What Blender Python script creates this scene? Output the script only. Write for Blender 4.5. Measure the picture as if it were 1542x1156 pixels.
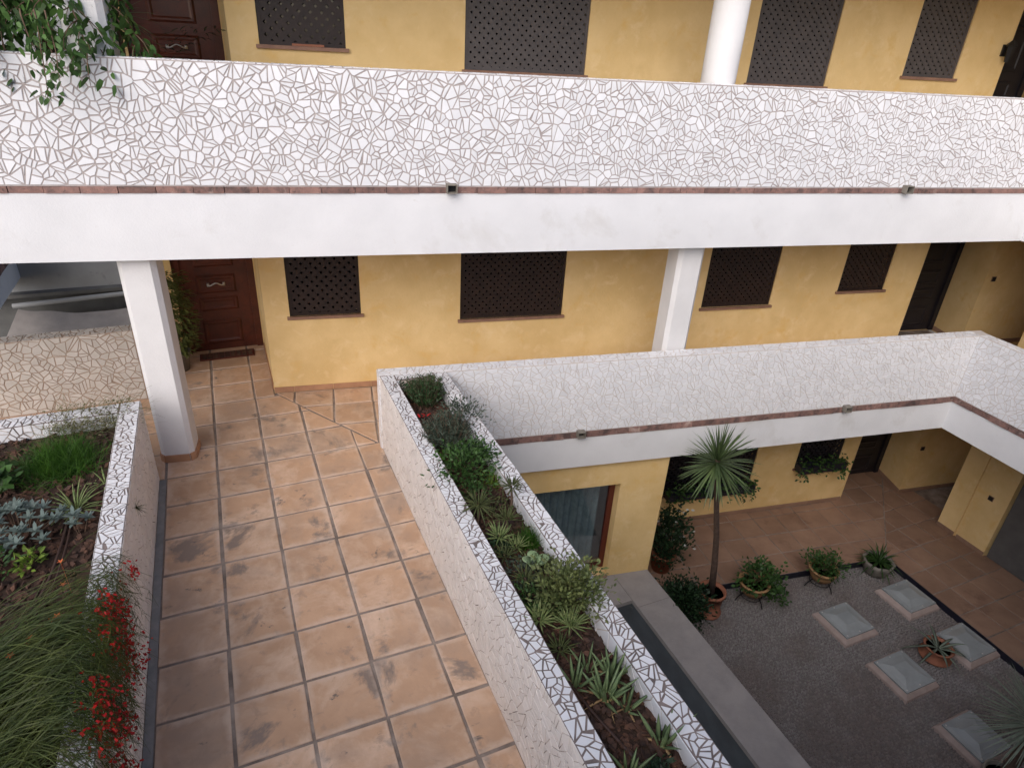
import bpy, math, random
from mathutils import Vector, Matrix
R = math.radians
for o in list(bpy.data.objects): bpy.data.objects.remove(o)
scene = bpy.context.scene
COL = scene.collection
# ------------------------------------------------------------------ camera
cam = bpy.data.cameras.new('camera'); cam_o = bpy.data.objects.new('camera', cam); COL.objects.link(cam_o)
cam.sensor_width = 36.0; cam.lens = 23.076; cam.clip_start = .05; cam.clip_end = 300
CAM = Vector((-.2926, -6.4276, 4.2526))
RX, RY, RZ = 1.0838, .0611, -.2809
CM = Matrix.Rotation(RZ, 3, 'Z') @ Matrix.Rotation(RX, 3, 'X') @ Matrix.Rotation(RY, 3, 'Z')
cam_o.matrix_world = Matrix.Translation(CAM) @ CM.to_4x4()
scene.camera = cam_o
# ------------------------------------------------------------------ sky, sun, exposure (bright overcast)
world = bpy.data.worlds.new('World'); scene.world = world; world.use_nodes = True
wn = world.node_tree.nodes; wl = world.node_tree.links
sky = wn.new('ShaderNodeTexSky'); sky.sky_type = 'NISHITA'; sky.sun_disc = False
SUN_EL, SUN_AZ = R(36), R(212)          # azimuth measured from +Y, clockwise
sky.sun_elevation = SUN_EL; sky.sun_rotation = SUN_AZ
sky.air_density = .55; sky.dust_density = 2.0; sky.ozone_density = .4
wl.new(sky.outputs[0], wn['Background'].inputs[0]); wn['Background'].inputs[1].default_value = .15
sl = bpy.data.lights.new('sun', 'SUN'); sl.energy = 1.4; sl.angle = R(60); sl.color = (1, .985, .975)
so = bpy.data.objects.new('sun', sl); COL.objects.link(so); so.location = (0, -8, 14)
sd = Vector((math.sin(SUN_AZ) * math.cos(SUN_EL), math.cos(SUN_AZ) * math.cos(SUN_EL), math.sin(SUN_EL)))
so.rotation_euler = sd.to_track_quat('Z', 'Y').to_euler()
vs = scene.view_settings; vs.view_transform = 'Standard'; vs.look = 'None'; vs.gamma = 1; vs.use_curve_mapping = False
vs.exposure = .5
try: scene.cycles.max_bounces = 6; scene.cycles.diffuse_bounces = 4; scene.cycles.glossy_bounces = 2
except Exception: pass

# ------------------------------------------------------------------ the two directions of the place
# x runs along the gallery; the bridge (u across, v towards its near end) is turned by 8.8 degrees
A = .154; TILE = .493
G0 = Vector((-2.1653, -.2084, 0))
UD = Vector((math.cos(A), math.sin(A), 0)); VD = Vector((math.sin(A), -math.cos(A), 0)); ZD = Vector((0, 0, 1))
XD = Vector((1, 0, 0)); YD = Vector((0, 1, 0))
B = .1215
WD = Vector((math.sin(B), -math.cos(B), 0))      # direction of the right wing
WN = Vector((-math.cos(B), -math.sin(B), 0))     # its front normal, towards the court
def P2(u, v, z=0): return G0 + UD * u + VD * v + Vector((0, 0, z))
HP, HS, HSL = .928, -.12, -.568
F2 = 2.93                                        # upper gallery floor
ZG, ZC = -3.12, -3.22                            # ground corridor, courtyard
YW = 1.524; XR = 8.274; WT = .168

# ------------------------------------------------------------------ materials
MATS = {}
def mat(name, c1, c2=None, scale=3., rough=.7, bump=0., bscale=80., rand=0., island=0., stain=None, trans=0., spec=.4, edge=None, metal=0., lohi=(.35, .65), coat=0.):
    m = bpy.data.materials.new(name); m.use_nodes = True; MATS[name] = m
    nt = m.node_tree; N = nt.nodes; L = nt.links; bs = N['Principled BSDF']
    geo = N.new('ShaderNodeNewGeometry')
    def noise(sc, det=5, ro=.6, dist=0):
        n = N.new('ShaderNodeTexNoise'); n.inputs['Scale'].default_value = sc; n.inputs['Detail'].default_value = det
        n.inputs['Roughness'].default_value = ro; n.inputs['Distortion'].default_value = dist
        L.new(geo.outputs['Position'], n.inputs['Vector']); return n.outputs['Fac']
    def ramp(s, lo, hi):
        r = N.new('ShaderNodeMapRange'); r.inputs[1].default_value = lo; r.inputs[2].default_value = hi; L.new(s, r.inputs[0]); return r.outputs[0]
    def mix(f, a, b):
        x = N.new('ShaderNodeMix'); x.data_type = 'RGBA'
        if isinstance(f, float): x.inputs[0].default_value = f
        else: L.new(f, x.inputs[0])
        for s, v in ((6, a), (7, b)):
            if hasattr(v, 'is_linked'): L.new(v, x.inputs[s])
            else: x.inputs[s].default_value = (*v, 1)
        return x.outputs[2]
    c = mix(ramp(noise(scale), *lohi), c1, c2 or c1)
    if stain:
        for sc_, lo, hi, colr in stain: c = mix(ramp(noise(sc_, 7, .65, .4), lo, hi), c, colr)
    if edge:                                   # pale worn rim of a floor tile, from its own box
        tc = N.new('ShaderNodeTexCoord'); sp = N.new('ShaderNodeSeparateXYZ'); L.new(tc.outputs['Generated'], sp.inputs[0])
        def mth(op, a, b):
            k = N.new('ShaderNodeMath'); k.operation = op
            for i, v in enumerate((a, b)):
                if isinstance(v, (int, float)): k.inputs[i].default_value = v
                else: L.new(v, k.inputs[i])
            return k.outputs[0]
        dx = mth('ABSOLUTE', mth('SUBTRACT', sp.outputs[0], .5), 0); dy = mth('ABSOLUTE', mth('SUBTRACT', sp.outputs[1], .5), 0)
        d = mth('ADD', mth('MAXIMUM', dx, dy), mth('MULTIPLY', mth('SUBTRACT', noise(5.5, 6), .5), .42))
        c = mix(mth('MULTIPLY', ramp(d, .40, .52), edge[1]), c, edge[0])
    if rand or island:
        hs = N.new('ShaderNodeHueSaturation'); L.new(c, hs.inputs['Color'])
        s = None
        if rand:
            oi = N.new('ShaderNodeObjectInfo'); r = N.new('ShaderNodeMapRange'); r.inputs[3].default_value = 1 - rand; r.inputs[4].default_value = 1 + rand
            L.new(oi.outputs['Random'], r.inputs[0]); s = r.outputs[0]
        if island:
            r = N.new('ShaderNodeMapRange'); r.inputs[3].default_value = 1 - island; r.inputs[4].default_value = 1 + island
            L.new(geo.outputs['Random Per Island'], r.inputs[0])
            if s:
                k = N.new('ShaderNodeMath'); k.operation = 'MULTIPLY'; L.new(s, k.inputs[0]); L.new(r.outputs[0], k.inputs[1]); s = k.outputs[0]
            else: s = r.outputs[0]
        L.new(s, hs.inputs['Value']); c = hs.outputs[0]
    L.new(c, bs.inputs['Base Color'])
    bs.inputs['Roughness'].default_value = rough; bs.inputs['Metallic'].default_value = metal
    bs.inputs['Specular IOR Level'].default_value = spec
    if coat: bs.inputs['Coat Weight'].default_value = coat; bs.inputs['Coat Roughness'].default_value = .15
    if bump:
        b = N.new('ShaderNodeBump'); b.inputs['Strength'].default_value = bump; b.inputs['Distance'].default_value = .01
        L.new(noise(bscale, 6), b.inputs['Height']); L.new(b.outputs[0], bs.inputs['Normal'])
    if trans:
        tr = N.new('ShaderNodeBsdfTranslucent'); L.new(c, tr.inputs[0]); ms = N.new('ShaderNodeMixShader'); ms.inputs[0].default_value = trans
        L.new(bs.outputs[0], ms.inputs[1]); L.new(tr.outputs[0], ms.inputs[2]); L.new(ms.outputs[0], N['Material Output'].inputs[0])
    return m
def glass(name, tint, refl=.12):
    m = bpy.data.materials.new(name); m.use_nodes = True; MATS[name] = m; nt = m.node_tree; N = nt.nodes; L = nt.links
    N.remove(N['Principled BSDF']); t = N.new('ShaderNodeBsdfTransparent'); t.inputs[0].default_value = (*tint, 1)
    g = N.new('ShaderNodeBsdfGlossy'); g.inputs['Roughness'].default_value = .02
    f = N.new('ShaderNodeLayerWeight'); f.inputs[0].default_value = .3; mr = N.new('ShaderNodeMapRange'); mr.inputs[3].default_value = .04; mr.inputs[4].default_value = .6; L.new(f.outputs['Facing'], mr.inputs[0]); ms = N.new('ShaderNodeMixShader')
    L.new(mr.outputs[0], ms.inputs[0]); L.new(t.outputs[0], ms.inputs[1]); L.new(g.outputs[0], ms.inputs[2]); L.new(ms.outputs[0], N['Material Output'].inputs[0])

mat('white_plaster', (.75, .75, .755), (.69, .69, .695), 1.6, .8, .25, 45, stain=[(1.1, .58, .85, (.55, .53, .50)), (9, .66, .80, (.60, .57, .53))])
mat('column_white', (.73, .72, .715), (.67, .66, .655), 2.2, .75, .25, 50, stain=[(6, .66, .85, (.6, .57, .54))])
mat('ochre', (.82, .595, .285), (.71, .495, .215), 1.6, .85, .35, 30, stain=[(5, .55, .80, (.85, .645, .35)), (3.1, .56, .72, (.74, .48, .17)), (1.3, .6, .85, (.62, .42, .17)), (14, .62, .8, (.74, .48, .18))])
mat('shard', (.79, .79, .805), (.74, .74, .755), 8, .22, .12, 14, rand=.05, island=.05, spec=.5)
mat('shard_cream_bounce', (.80, .755, .715), (.74, .69, .645), 5, .4, .12, 14, rand=.05, island=.05, spec=.4, stain=[(16, .62, .72, (.5, .42, .36))])  # cream planter faces, partly warm floor bounce put into the tile colour
mat('shard_shaded', (.56, .52, .475), (.49, .45, .40), 6, .35, .12, 14, rand=.06, island=.06, spec=.4)  # same white shards, with the back parapets' shade put into the colour
mat('grout', (.34, .295, .28), (.44, .39, .37), 9, .95, .4, 120)
mat('grout_pale', (.52, .47, .44), (.62, .57, .53), 9, .95, .4, 120)
mat('grout_face', (.50, .43, .38), (.62, .54, .48), 5, .95, .4, 120, stain=[(5, .50, .62, (.13, .095, .08))])
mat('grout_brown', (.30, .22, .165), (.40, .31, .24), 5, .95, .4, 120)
mat('grout_dark', (.15, .12, .11), (.26, .21, .19), 9, .95, .4, 120)
mat('cream_plaster', (.72, .66, .57), (.62, .56, .48), 6, .9, .3, 60)
mat('brick_red', (.29, .165, .135), (.19, .115, .10), 14, .85, .6, 60, rand=.25, stain=[(7, .52, .66, (.11, .075, .068)), (23, .58, .68, (.09, .06, .055)), (5, .60, .72, (.46, .34, .29))])
mat('terracotta_floor', (.57, .365, .235), (.47, .295, .185), 2.4, .62, .25, 22, rand=.10, spec=.35,
    stain=[(2.3, .48, .66, (.66, .47, .34)), (.8, .46, .66, (.40, .285, .21)), (1.9, .57, .64, (.27, .205, .165)), (7, .58, .70, (.40, .27, .19)), (3.3, .64, .68, (.19, .15, .125)), (40, .66, .74, (.32, .22, .16))], edge=((.68, .54, .44), .5))
mat('joint', (.16, .125, .105), (.36, .295, .25), 4, .95, .5, 60)
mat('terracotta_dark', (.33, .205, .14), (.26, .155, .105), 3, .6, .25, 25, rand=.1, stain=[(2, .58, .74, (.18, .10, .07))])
mat('gutter_grey', (.17, .175, .18), (.25, .25, .25), 7, .55, .2, 50)
mat('skirting', (.46, .25, .14), (.36, .19, .11), 6, .6, .2, 40, rand=.08)
mat('sill_clay', (.30, .17, .11), (.22, .12, .085), 8, .7, .2, 50)
mat('lattice_wood', (.030, .017, .013), (.020, .012, .010), 10, .55, .1, 60)
mat('lattice_grey', (.095, .082, .078), (.075, .065, .062), 10, .6, .1, 60)
mat('door_wood', (.115, .026, .013), (.065, .016, .009), 4, .42, .15, 60, stain=[(18, .5, .8, (.055, .015, .009))], coat=.25)
mat('door_dark', (.02, .018, .022), (.014, .012, .016), 4, .4, .1, 60)
mat('door_grey', (.13, .125, .12), (.10, .098, .095), 5, .5, .15, 60)
mat('pane_dark', (.012, .013, .015), None, 4, .06, spec=.6)
glass('clear_glass', (.90, .93, .94))
mat('steel', (.62, .60, .57), None, 4, .3, metal=.95)
mat('black_metal', (.02, .02, .021), None, 4, .5, metal=.3)
mat('curtain', (.27, .34, .36), (.18, .24, .26), 9, .9, .1, 90)
mat('frame_red', (.10, .022, .014), None, 5, .4)
mat('grey_stone', (.37, .34, .325), (.30, .28, .27), 3.5, .75, .25, 60, stain=[(60, .62, .75, (.44, .42, .40)), (1.6, .6, .8, (.27, .245, .235))])
mat('slate_render', (.12, .135, .15), (.095, .105, .115), 3, .8, .2, 40, stain=[(9, .64, .8, (.12, .125, .13))])
mat('court_bed', (.20, .175, .165), (.15, .13, .12), 4, .95, .5, 60)
mat('pebble', (.25, .23, .22), (.20, .165, .15), 1.1, .7, .2, 60, island=.20, lohi=(.42, .58))
mat('riser_blue', (.02, .02, .035), (.012, .012, .02), 9, .4)
mat('soil', (.035, .020, .014), (.060, .034, .022), 14, .95, .9, 40)
mat('bark', (.105, .050, .030), (.050, .030, .024), 9, .9, .5, 90, island=.45)
mat('hose', (.06, .032, .024), None, 9, .5)
mat('clay_pot', (.34, .135, .075), (.26, .10, .06), 7, .75, .2, 60, stain=[(6, .62, .8, (.42, .30, .23))])
mat('ochre_pot', (.44, .26, .12), (.36, .20, .10), 7, .75, .2, 60)
mat('stone_pot', (.24, .215, .18), (.17, .155, .13), 9, .8, .3, 60)
mat('curb_pink', (.46, .36, .32), (.38, .295, .26), 6, .8, .3, 50, stain=[(5, .62, .8, (.27, .21, .185))])
mat('acrylic', (.35, .37, .37), (.28, .30, .30), 3, .25, .05, 20, spec=.6)
mat('cloth_tarp', (.36, .325, .30), (.29, .265, .245), 3, .9, .2, 70)
mat('neighbour_grey', (.36, .37, .38), (.28, .285, .29), 1.1, .9, .2, 30, stain=[(2.5, .6, .8, (.2, .2, .2))])
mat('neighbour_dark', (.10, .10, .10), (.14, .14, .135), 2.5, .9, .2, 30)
mat('wood_stem', (.16, .10, .065), (.10, .065, .045), 12, .9, .4, 60)
mat('yucca_trunk', (.11, .072, .055), (.07, .046, .036), 16, .9, .6, 50)
LK = dict(rough=.5, trans=.25, spec=.3)
mat('leaf_fern', (.060, .145, .014), (.030, .085, .012), 6, island=.4, **LK)
mat('leaf_croton', (.14, .16, .05), (.018, .042, .014), 26, island=.4, lohi=(.54, .66), **LK)
mat('leaf_green', (.060, .125, .030), (.035, .080, .022), 6, island=.4, **LK)
mat('leaf_dark', (.022, .050, .020), (.014, .032, .014), 6, island=.4, **LK)
mat('leaf_ficus', (.075, .150, .035), (.040, .090, .024), 3, island=.4, **LK)
mat('leaf_rosemary', (.045, .095, .030), (.030, .065, .024), 6, island=.35, **LK)
mat('leaf_lavender', (.085, .110, .075), (.055, .078, .055), 6, island=.3, **LK)
mat('leaf_sage', (.21, .265, .235), (.13, .175, .155), 8, island=.25, **LK)
mat('leaf_spider', (.33, .37, .16), (.14, .22, .065), 30, island=.3, **LK)
mat('leaf_olive', (.115, .135, .050), (.075, .095, .035), 6, island=.35, **LK)
mat('leaf_lime', (.21, .30, .045), (.13, .21, .035), 6, island=.3, **LK)
mat('leaf_euphorbia', (.190, .215, .075), (.105, .140, .050), 9, island=.4, **LK)
mat('leaf_pale', (.30, .40, .21), (.22, .32, .15), 12, .45, trans=.15)
mat('leaf_aloe', (.21, .275, .120), (.135, .205, .100), 8, .45, rand=.25, trans=.08)
mat('leaf_dry', (.42, .28, .13), (.30, .18, .09), 9, .8, rand=.2, trans=.1)
mat('leaf_coral', (.090, .110, .024), (.042, .066, .016), 5, island=.4, **LK)
mat('leaf_trail', (.17, .165, .075), (.11, .12, .05), 6, island=.4, **LK)
mat('leaf_yucca', (.115, .165, .060), (.060, .100, .040), 7, .5, rand=.25, trans=.1)
mat('leaf_glaucous', (.20, .235, .175), (.14, .175, .13), 7, .5, rand=.2, trans=.1)
mat('petal_red', (.62, .020, .018), (.45, .012, .014), 9, .5, island=.3, trans=.2)
mat('petal_orange', (.60, .15, .05), None, 9, .5, island=.3, trans=.2)
mat('petal_white', (.75, .74, .70), None, 9, .6, trans=.2)

# ------------------------------------------------------------------ mesh helpers
class MB:
    def __init__(s): s.v = []; s.f = []
    def add(s, vs, fs):
        n = len(s.v); s.v += [tuple(p) for p in vs]; s.f += [tuple(i + n for i in q) for q in fs]; return s
    def prism(s, poly, z0, z1, bottom=True, top=True):
        n = len(poly); vs = [(p[0], p[1], z0) for p in poly] + [(p[0], p[1], z1) for p in poly]
        fs = [(i, (i + 1) % n, n + (i + 1) % n, n + i) for i in range(n)]
        if top: fs.append(tuple(range(n, 2 * n)))
        if bottom: fs.append(tuple(range(n - 1, -1, -1)))
        return s.add(vs, fs)
    def box(s, x0, x1, y0, y1, z0, z1): return s.prism([(x0, y0), (x1, y0), (x1, y1), (x0, y1)], z0, z1)
    def ubox(s, u0, u1, v0, v1, z0, z1):          # box along the bridge's own directions
        return s.prism([tuple(P2(a, b).xy) for a, b in ((u0, v1), (u1, v1), (u1, v0), (u0, v0))], z0, z1)
    def fbox(s, o, e1, e2, e3, a0, a1, b0, b1, c0, c1):
        vs = [o + e1 * a + e2 * b + e3 * c for c in (c0, c1) for b in (b0, b1) for a in (a0, a1)]
        return s.add(vs, [(0, 2, 3, 1), (4, 5, 7, 6), (0, 1, 5, 4), (2, 6, 7, 3), (0, 4, 6, 2), (1, 3, 7, 5)])
    def tube(s, pts, rad, n=6, cap=True):
        pts = [Vector(p) for p in pts]; k = len(pts); rr = rad if hasattr(rad, '__len__') else [rad] * k
        base = len(s.v); t0 = None
        for i, p in enumerate(pts):
            d = (pts[min(i + 1, k - 1)] - pts[max(i - 1, 0)]).normalized()
            if t0 is None or abs(d.dot(t0)) > .98: t0 = d.orthogonal().normalized()
            a = (t0 - d * t0.dot(d)).normalized(); t0 = a; b = d.cross(a)
            s.v += [tuple(p + (a * math.cos(2 * math.pi * j / n) + b * math.sin(2 * math.pi * j / n)) * rr[i]) for j in range(n)]
        for i in range(k - 1):
            for j in range(n):
                q = base + i * n; s.f.append((q + j, q + (j + 1) % n, q + n + (j + 1) % n, q + n + j))
        if cap: s.f += [tuple(range(base + n - 1, base - 1, -1)), tuple(range(base + (k - 1) * n, base + k * n))]
        return s
    def lathe(s, prof, n=20, c=(0, 0, 0)):
        b = len(s.v)
        for r, z in prof: s.v += [(c[0] + r * math.cos(2 * math.pi * j / n), c[1] + r * math.sin(2 * math.pi * j / n), c[2] + z) for j in range(n)]
        for i in range(len(prof) - 1):
            for j in range(n): q = b + i * n; s.f.append((q + j, q + (j + 1) % n, q + n + (j + 1) % n, q + n + j))
        s.f.append(tuple(range(b + n - 1, b - 1, -1))); s.f.append(tuple(range(b + (len(prof) - 1) * n, b + len(prof) * n)))
        return s
    def leaf(s, p, d, nrm, L, W, droop=.3, seg=3, fold=.0, base=.35, tipw=0.):
        """a bent leaf blade from p along d"""
        p = Vector(p); d = Vector(d).normalized(); nrm = Vector(nrm); side = d.cross(nrm)
        if side.length < 1e-4: side = d.orthogonal()
        side.normalize(); vs = []; fs = []; q = p.copy(); dd = d.copy()
        for i in range(seg + 1):
            t = i / seg; w = W * .5 * (base + (1 - base) * math.sin(math.pi * min(1, .18 + t * .55) ) ) * (1 if t < .5 else max(tipw, 1 - ((t - .5) / .5) ** 1.6))
            if i == seg and tipw == 0: vs.append(q.copy())
            else: vs += [q - side * w + Vector((0, 0, fold * w)), q + side * w + Vector((0, 0, fold * w))]
            dd = (dd + Vector((0, 0, -droop / seg))).normalized(); q = q + dd * (L / seg)
        for i in range(seg):
            a = 2 * i
            if i == seg - 1 and tipw == 0: fs.append((a, a + 1, a + 2))
            else: fs.append((a, a + 1, a + 3, a + 2))
        return s.add(vs, fs)
    def strand(s, p, d, L, w, grav=.8, seg=6, wob=.12, rng=random, taper=.3):
        p = Vector(p); d = Vector(d).normalized(); side = d.cross(Vector((rng.uniform(-1, 1), rng.uniform(-1, 1), .6))).normalized(); vs = []
        for i in range(seg + 1):
            ww = w * .5 * (1 - (1 - taper) * i / seg); vs += [p - side * ww, p + side * ww]
            d = (d + Vector((rng.gauss(0, wob), rng.gauss(0, wob), rng.gauss(0, wob) - grav / seg))).normalized(); p = p + d * (L / seg)
        s.add(vs, [(2 * i, 2 * i + 1, 2 * i + 3, 2 * i + 2) for i in range(seg)]); return p, d
    def build(s, name, m, parent=None, loc=None, rotz=0, smooth=False):
        me = bpy.data.meshes.new(name); me.from_pydata(s.v, [], s.f); me.update()
        if smooth: me.polygons.foreach_set('use_smooth', [True] * len(me.polygons))
        me.materials.append(MATS[m]); return link(name, me, parent, loc, rotz)
def link(name, me, parent=None, loc=None, rotz=0):
    o = bpy.data.objects.new(name, me); COL.objects.link(o)
    if loc is not None: o.location = loc
    if rotz: o.rotation_euler[2] = rotz
    if parent: o.parent = parent
    return o
def tag(o, label=None, cat=None, group=None, kind=None):
    for k, v in (('label', label), ('category', cat), ('group', group), ('kind', kind)):
        if v: o[k] = v
    return o
def thing(name, label, cat, loc=(0, 0, 0), group=None):
    o = bpy.data.objects.new(name, None); o.empty_display_size = .1; COL.objects.link(o); o.location = loc; return tag(o, label, cat, group)

# ------------------------------------------------------------------ convex polygons in the plane
def clip(poly, n, d):
    out = []; k = len(poly)
    for i in range(k):
        a = poly[i]; b = poly[(i + 1) % k]; da = n[0] * a[0] + n[1] * a[1] - d; db = n[0] * b[0] + n[1] * b[1] - d
        if da <= 0: out.append(a)
        if (da < 0 < db) or (db < 0 < da): t = da / (da - db); out.append((a[0] + (b[0] - a[0]) * t, a[1] + (b[1] - a[1]) * t))
    return out
def area(p): return .5 * sum(p[i][0] * p[(i + 1) % len(p)][1] - p[(i + 1) % len(p)][0] * p[i][1] for i in range(len(p))) if len(p) > 2 else 0
def inset(poly, g):
    out = poly
    for i in range(len(poly)):
        a = poly[i]; b = poly[(i + 1) % len(poly)]; ex, ey = b[0] - a[0], b[1] - a[1]; l = math.hypot(ex, ey)
        if l < 1e-5: continue
        n = (ey / l, -ex / l); out = clip(out, n, n[0] * a[0] + n[1] * a[1] - g)
        if len(out) < 3: return []
    return out
def centre(p): return (sum(q[0] for q in p) / len(p), sum(q[1] for q in p) / len(p))
def shards(w, h, s, rng, g=.011, split=.5, drop=.24):
    """broken tile pieces filling a w x h rectangle"""
    nx, ny = max(1, round(w / s)), max(1, round(h / s)); cell = {}
    for i in range(nx):
        for j in range(ny):
            if nx > 2 and ny > 2 and rng.random() < drop: continue
            cell[i, j] = (min(w - .004, max(.004, (i + .5 + rng.uniform(-.6, .6)) * w / nx)), min(h - .004, max(.004, (j + .5 + rng.uniform(-.6, .6)) * h / ny)))
    out = []
    for (i, j), p in cell.items():
        poly = [(0, 0), (w, 0), (w, h), (0, h)]; m = 3.2 * s
        poly = [(max(0, p[0] - m), max(0, p[1] - m)), (min(w, p[0] + m), max(0, p[1] - m)), (min(w, p[0] + m), min(h, p[1] + m)), (max(0, p[0] - m), min(h, p[1] + m))]
        nb = [cell[a, b] for a in range(i - 3, i + 4) for b in range(j - 3, j + 4) if (a, b) != (i, j) and (a, b) in cell]
        nb.sort(key=lambda q: (q[0] - p[0]) ** 2 + (q[1] - p[1]) ** 2)
        for q in nb[:20]:
            n = (q[0] - p[0], q[1] - p[1]); d = n[0] * (p[0] + q[0]) / 2 + n[1] * (p[1] + q[1]) / 2
            poly = clip(poly, n, d)
            if len(poly) < 3: break
        if len(poly) < 3: continue
        todo = [poly]
        if area(poly) > .9 * s * s and rng.random() < split * 1.5 or area(poly) > 1.9 * s * s:
            k = rng.randrange(len(poly)); a = poly[k]; c = centre(poly); jx, jy = c[0] + rng.gauss(0, .16) * s - a[0], c[1] + rng.gauss(0, .16) * s - a[1]; l = math.hypot(jx, jy) or 1; n = (-jy / l, jx / l); d = n[0] * a[0] + n[1] * a[1]
            if rng.random() < .5: a = rng.uniform(0, math.pi); n = (math.cos(a), math.sin(a)); d = n[0] * c[0] + n[1] * c[1] + rng.uniform(-.1, .1) * s
            todo = [clip(poly, n, d), clip(poly, (-n[0], -n[1]), -d)]
        for q in todo:
            if len(q) < 3: continue
            q = inset(q, g * rng.uniform(.35, .65))
            q = [pt for k, pt in enumerate(q) if math.dist(pt, q[k - 1]) > .002] if q else q
            if len(q) >= 3 and area(q) > .00022: out.append(q)
    return out
IM = CM.transposed()
def in_view(p):
    d = IM @ (p - CAM)
    return d.z < -.1 and abs(d.x / d.z) < .82 and abs(d.y / d.z) < .62
class Mosaic:
    """collects the broken-tile pieces of one thing, then makes the largest-showing ones objects and joins the rest"""
    def __init__(s, seed): s.items = []; s.rng = random.Random(seed)
    def face(s, o, e1, e2, w, h, size=.085, g=.011, t=.004, m=None):
        nrm = e1.cross(e2); o = Vector(o)
        for q in shards(w, h, size, s.rng, g):
            c = centre(q); C = o + e1 * c[0] + e2 * c[1]; ax, ay = s.rng.gauss(0, .012), s.rng.gauss(0, .012); n = len(q)
            lo = [e1 * (p[0] - c[0]) + e2 * (p[1] - c[1]) for p in q]
            hi = [v * .97 + nrm * (t + ax * (q[i][0] - c[0]) + ay * (q[i][1] - c[1])) for i, v in enumerate(lo)]
            fs = [(i, (i + 1) % n, n + (i + 1) % n, n + i) for i in range(n)] + [tuple(range(n, 2 * n))]
            view = CAM - C; sc = area(q) * max(0, nrm.dot(view)) / view.length ** 3 if in_view(C) else 0
            s.items.append((sc, C, lo + hi, fs, m))
    def build(s, parent, m, limit=300):
        s.items.sort(key=lambda i: -i[0]); rest = {}
        for k, (sc, C, vs, fs, mm) in enumerate(s.items):
            if k < limit and sc > 0: b = MB(); b.add(vs, fs); b.build('tile_shard', mm or m, parent, C)
            else: rest.setdefault(mm or m, MB()).add([v + C for v in vs], fs)
        for mm, b in rest.items(): tag(b.build('small_tile_shards', mm, parent), kind='stuff')

# ------------------------------------------------------------------ walls with openings
def holed(mb, o, ex, ez, en, w, h, holes, th):
    """wall panel w x h from o along ex, ez; front faces en; thickness th behind; rectangular holes (x0,x1,z0,z1)"""
    xs = sorted({0, w, *[c for q in holes for c in q[:2]]}); zs = sorted({0, h, *[c for q in holes for c in q[2:]]})
    xs = [x for x in xs if 0 <= x <= w]; zs = [z for z in zs if 0 <= z <= h]
    inside = lambda x, z: any(q[0] < x < q[1] and q[2] < z < q[3] for q in holes)
    solid = {(i, j): not inside((xs[i] + xs[i + 1]) / 2, (zs[j] + zs[j + 1]) / 2) for i in range(len(xs) - 1) for j in range(len(zs) - 1)}
    p = lambda x, z, d: o + ex * x + ez * z - en * d
    for (i, j), k in solid.items():
        if not k: continue
        a, b, c, d = xs[i], xs[i + 1], zs[j], zs[j + 1]
        mb.add([p(a, c, 0), p(b, c, 0), p(b, d, 0), p(a, d, 0)], [(0, 1, 2, 3)]); mb.add([p(a, c, th), p(b, c, th), p(b, d, th), p(a, d, th)], [(3, 2, 1, 0)])
        for (di, dj, q) in ((-1, 0, (a, c, a, d)), (1, 0, (b, c, b, d)), (0, -1, (a, c, b, c)), (0, 1, (a, d, b, d))):
            if not solid.get((i + di, j + dj), False):
                mb.add([p(q[0], q[1], 0), p(q[2], q[3], 0), p(q[2], q[3], th), p(q[0], q[1], th)], [(0, 1, 2, 3)])
def lattice(x0, x1, z0, z1, pitch, wd):
    """two crossing layers of diagonal slats as polygons in a rectangle"""
    out = []; rect = [(x0, z0), (x1, z0), (x1, z1), (x0, z1)]; s2 = math.sqrt(.5)
    for lay, n in enumerate(((s2, s2), (s2, -s2))):
        ds = [n[0] * x + n[1] * z for x, z in rect]; d = min(ds)
        while d < max(ds):
            q = clip(clip(rect, n, d + wd), (-n[0], -n[1]), -d)
            if len(q) > 2: out.append((lay, q))
            d += pitch
    return out
def window(parent, x0, x1, z0, z1, y, lat='lattice_wood', pitch=.062, wd=.034):
    fr = MB(); t = .035
    for a, b, c, d in ((x0, x0 + t, z0, z1), (x1 - t, x1, z0, z1), (x0 + t, x1 - t, z0, z0 + t), (x0 + t, x1 - t, z1 - t, z1)): fr.box(a, b, y + .02, y + .06, c, d)
    w = fr.build('window', lat, parent)
    lt = MB()
    for lay, q in lattice(x0 + t, x1 - t, z0 + t, z1 - t, pitch, wd):
        ya = y + .026 + lay * .004; n = len(q)
        vs = [(p[0], ya, p[1]) for p in q] + [(p[0], ya + .011, p[1]) for p in q]
        lt.add(vs, [tuple(range(n)), tuple(range(2 * n - 1, n - 1, -1))] + [(i, n + i, n + (i + 1) % n, (i + 1) % n) for i in range(n)])
    tag(lt.build('lattice', lat, w), kind='stuff')
    MB().box(x0 + .01, x1 - .01, y + .15, y + .16, z0 + .01, z1 - .01).build('pane', 'pane_dark', w)
    MB().box(x0 - .03, x1 + .03, y - .035, y + .14, z0 - .035, z0).build('sill', 'sill_clay', w)
    return w
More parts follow.
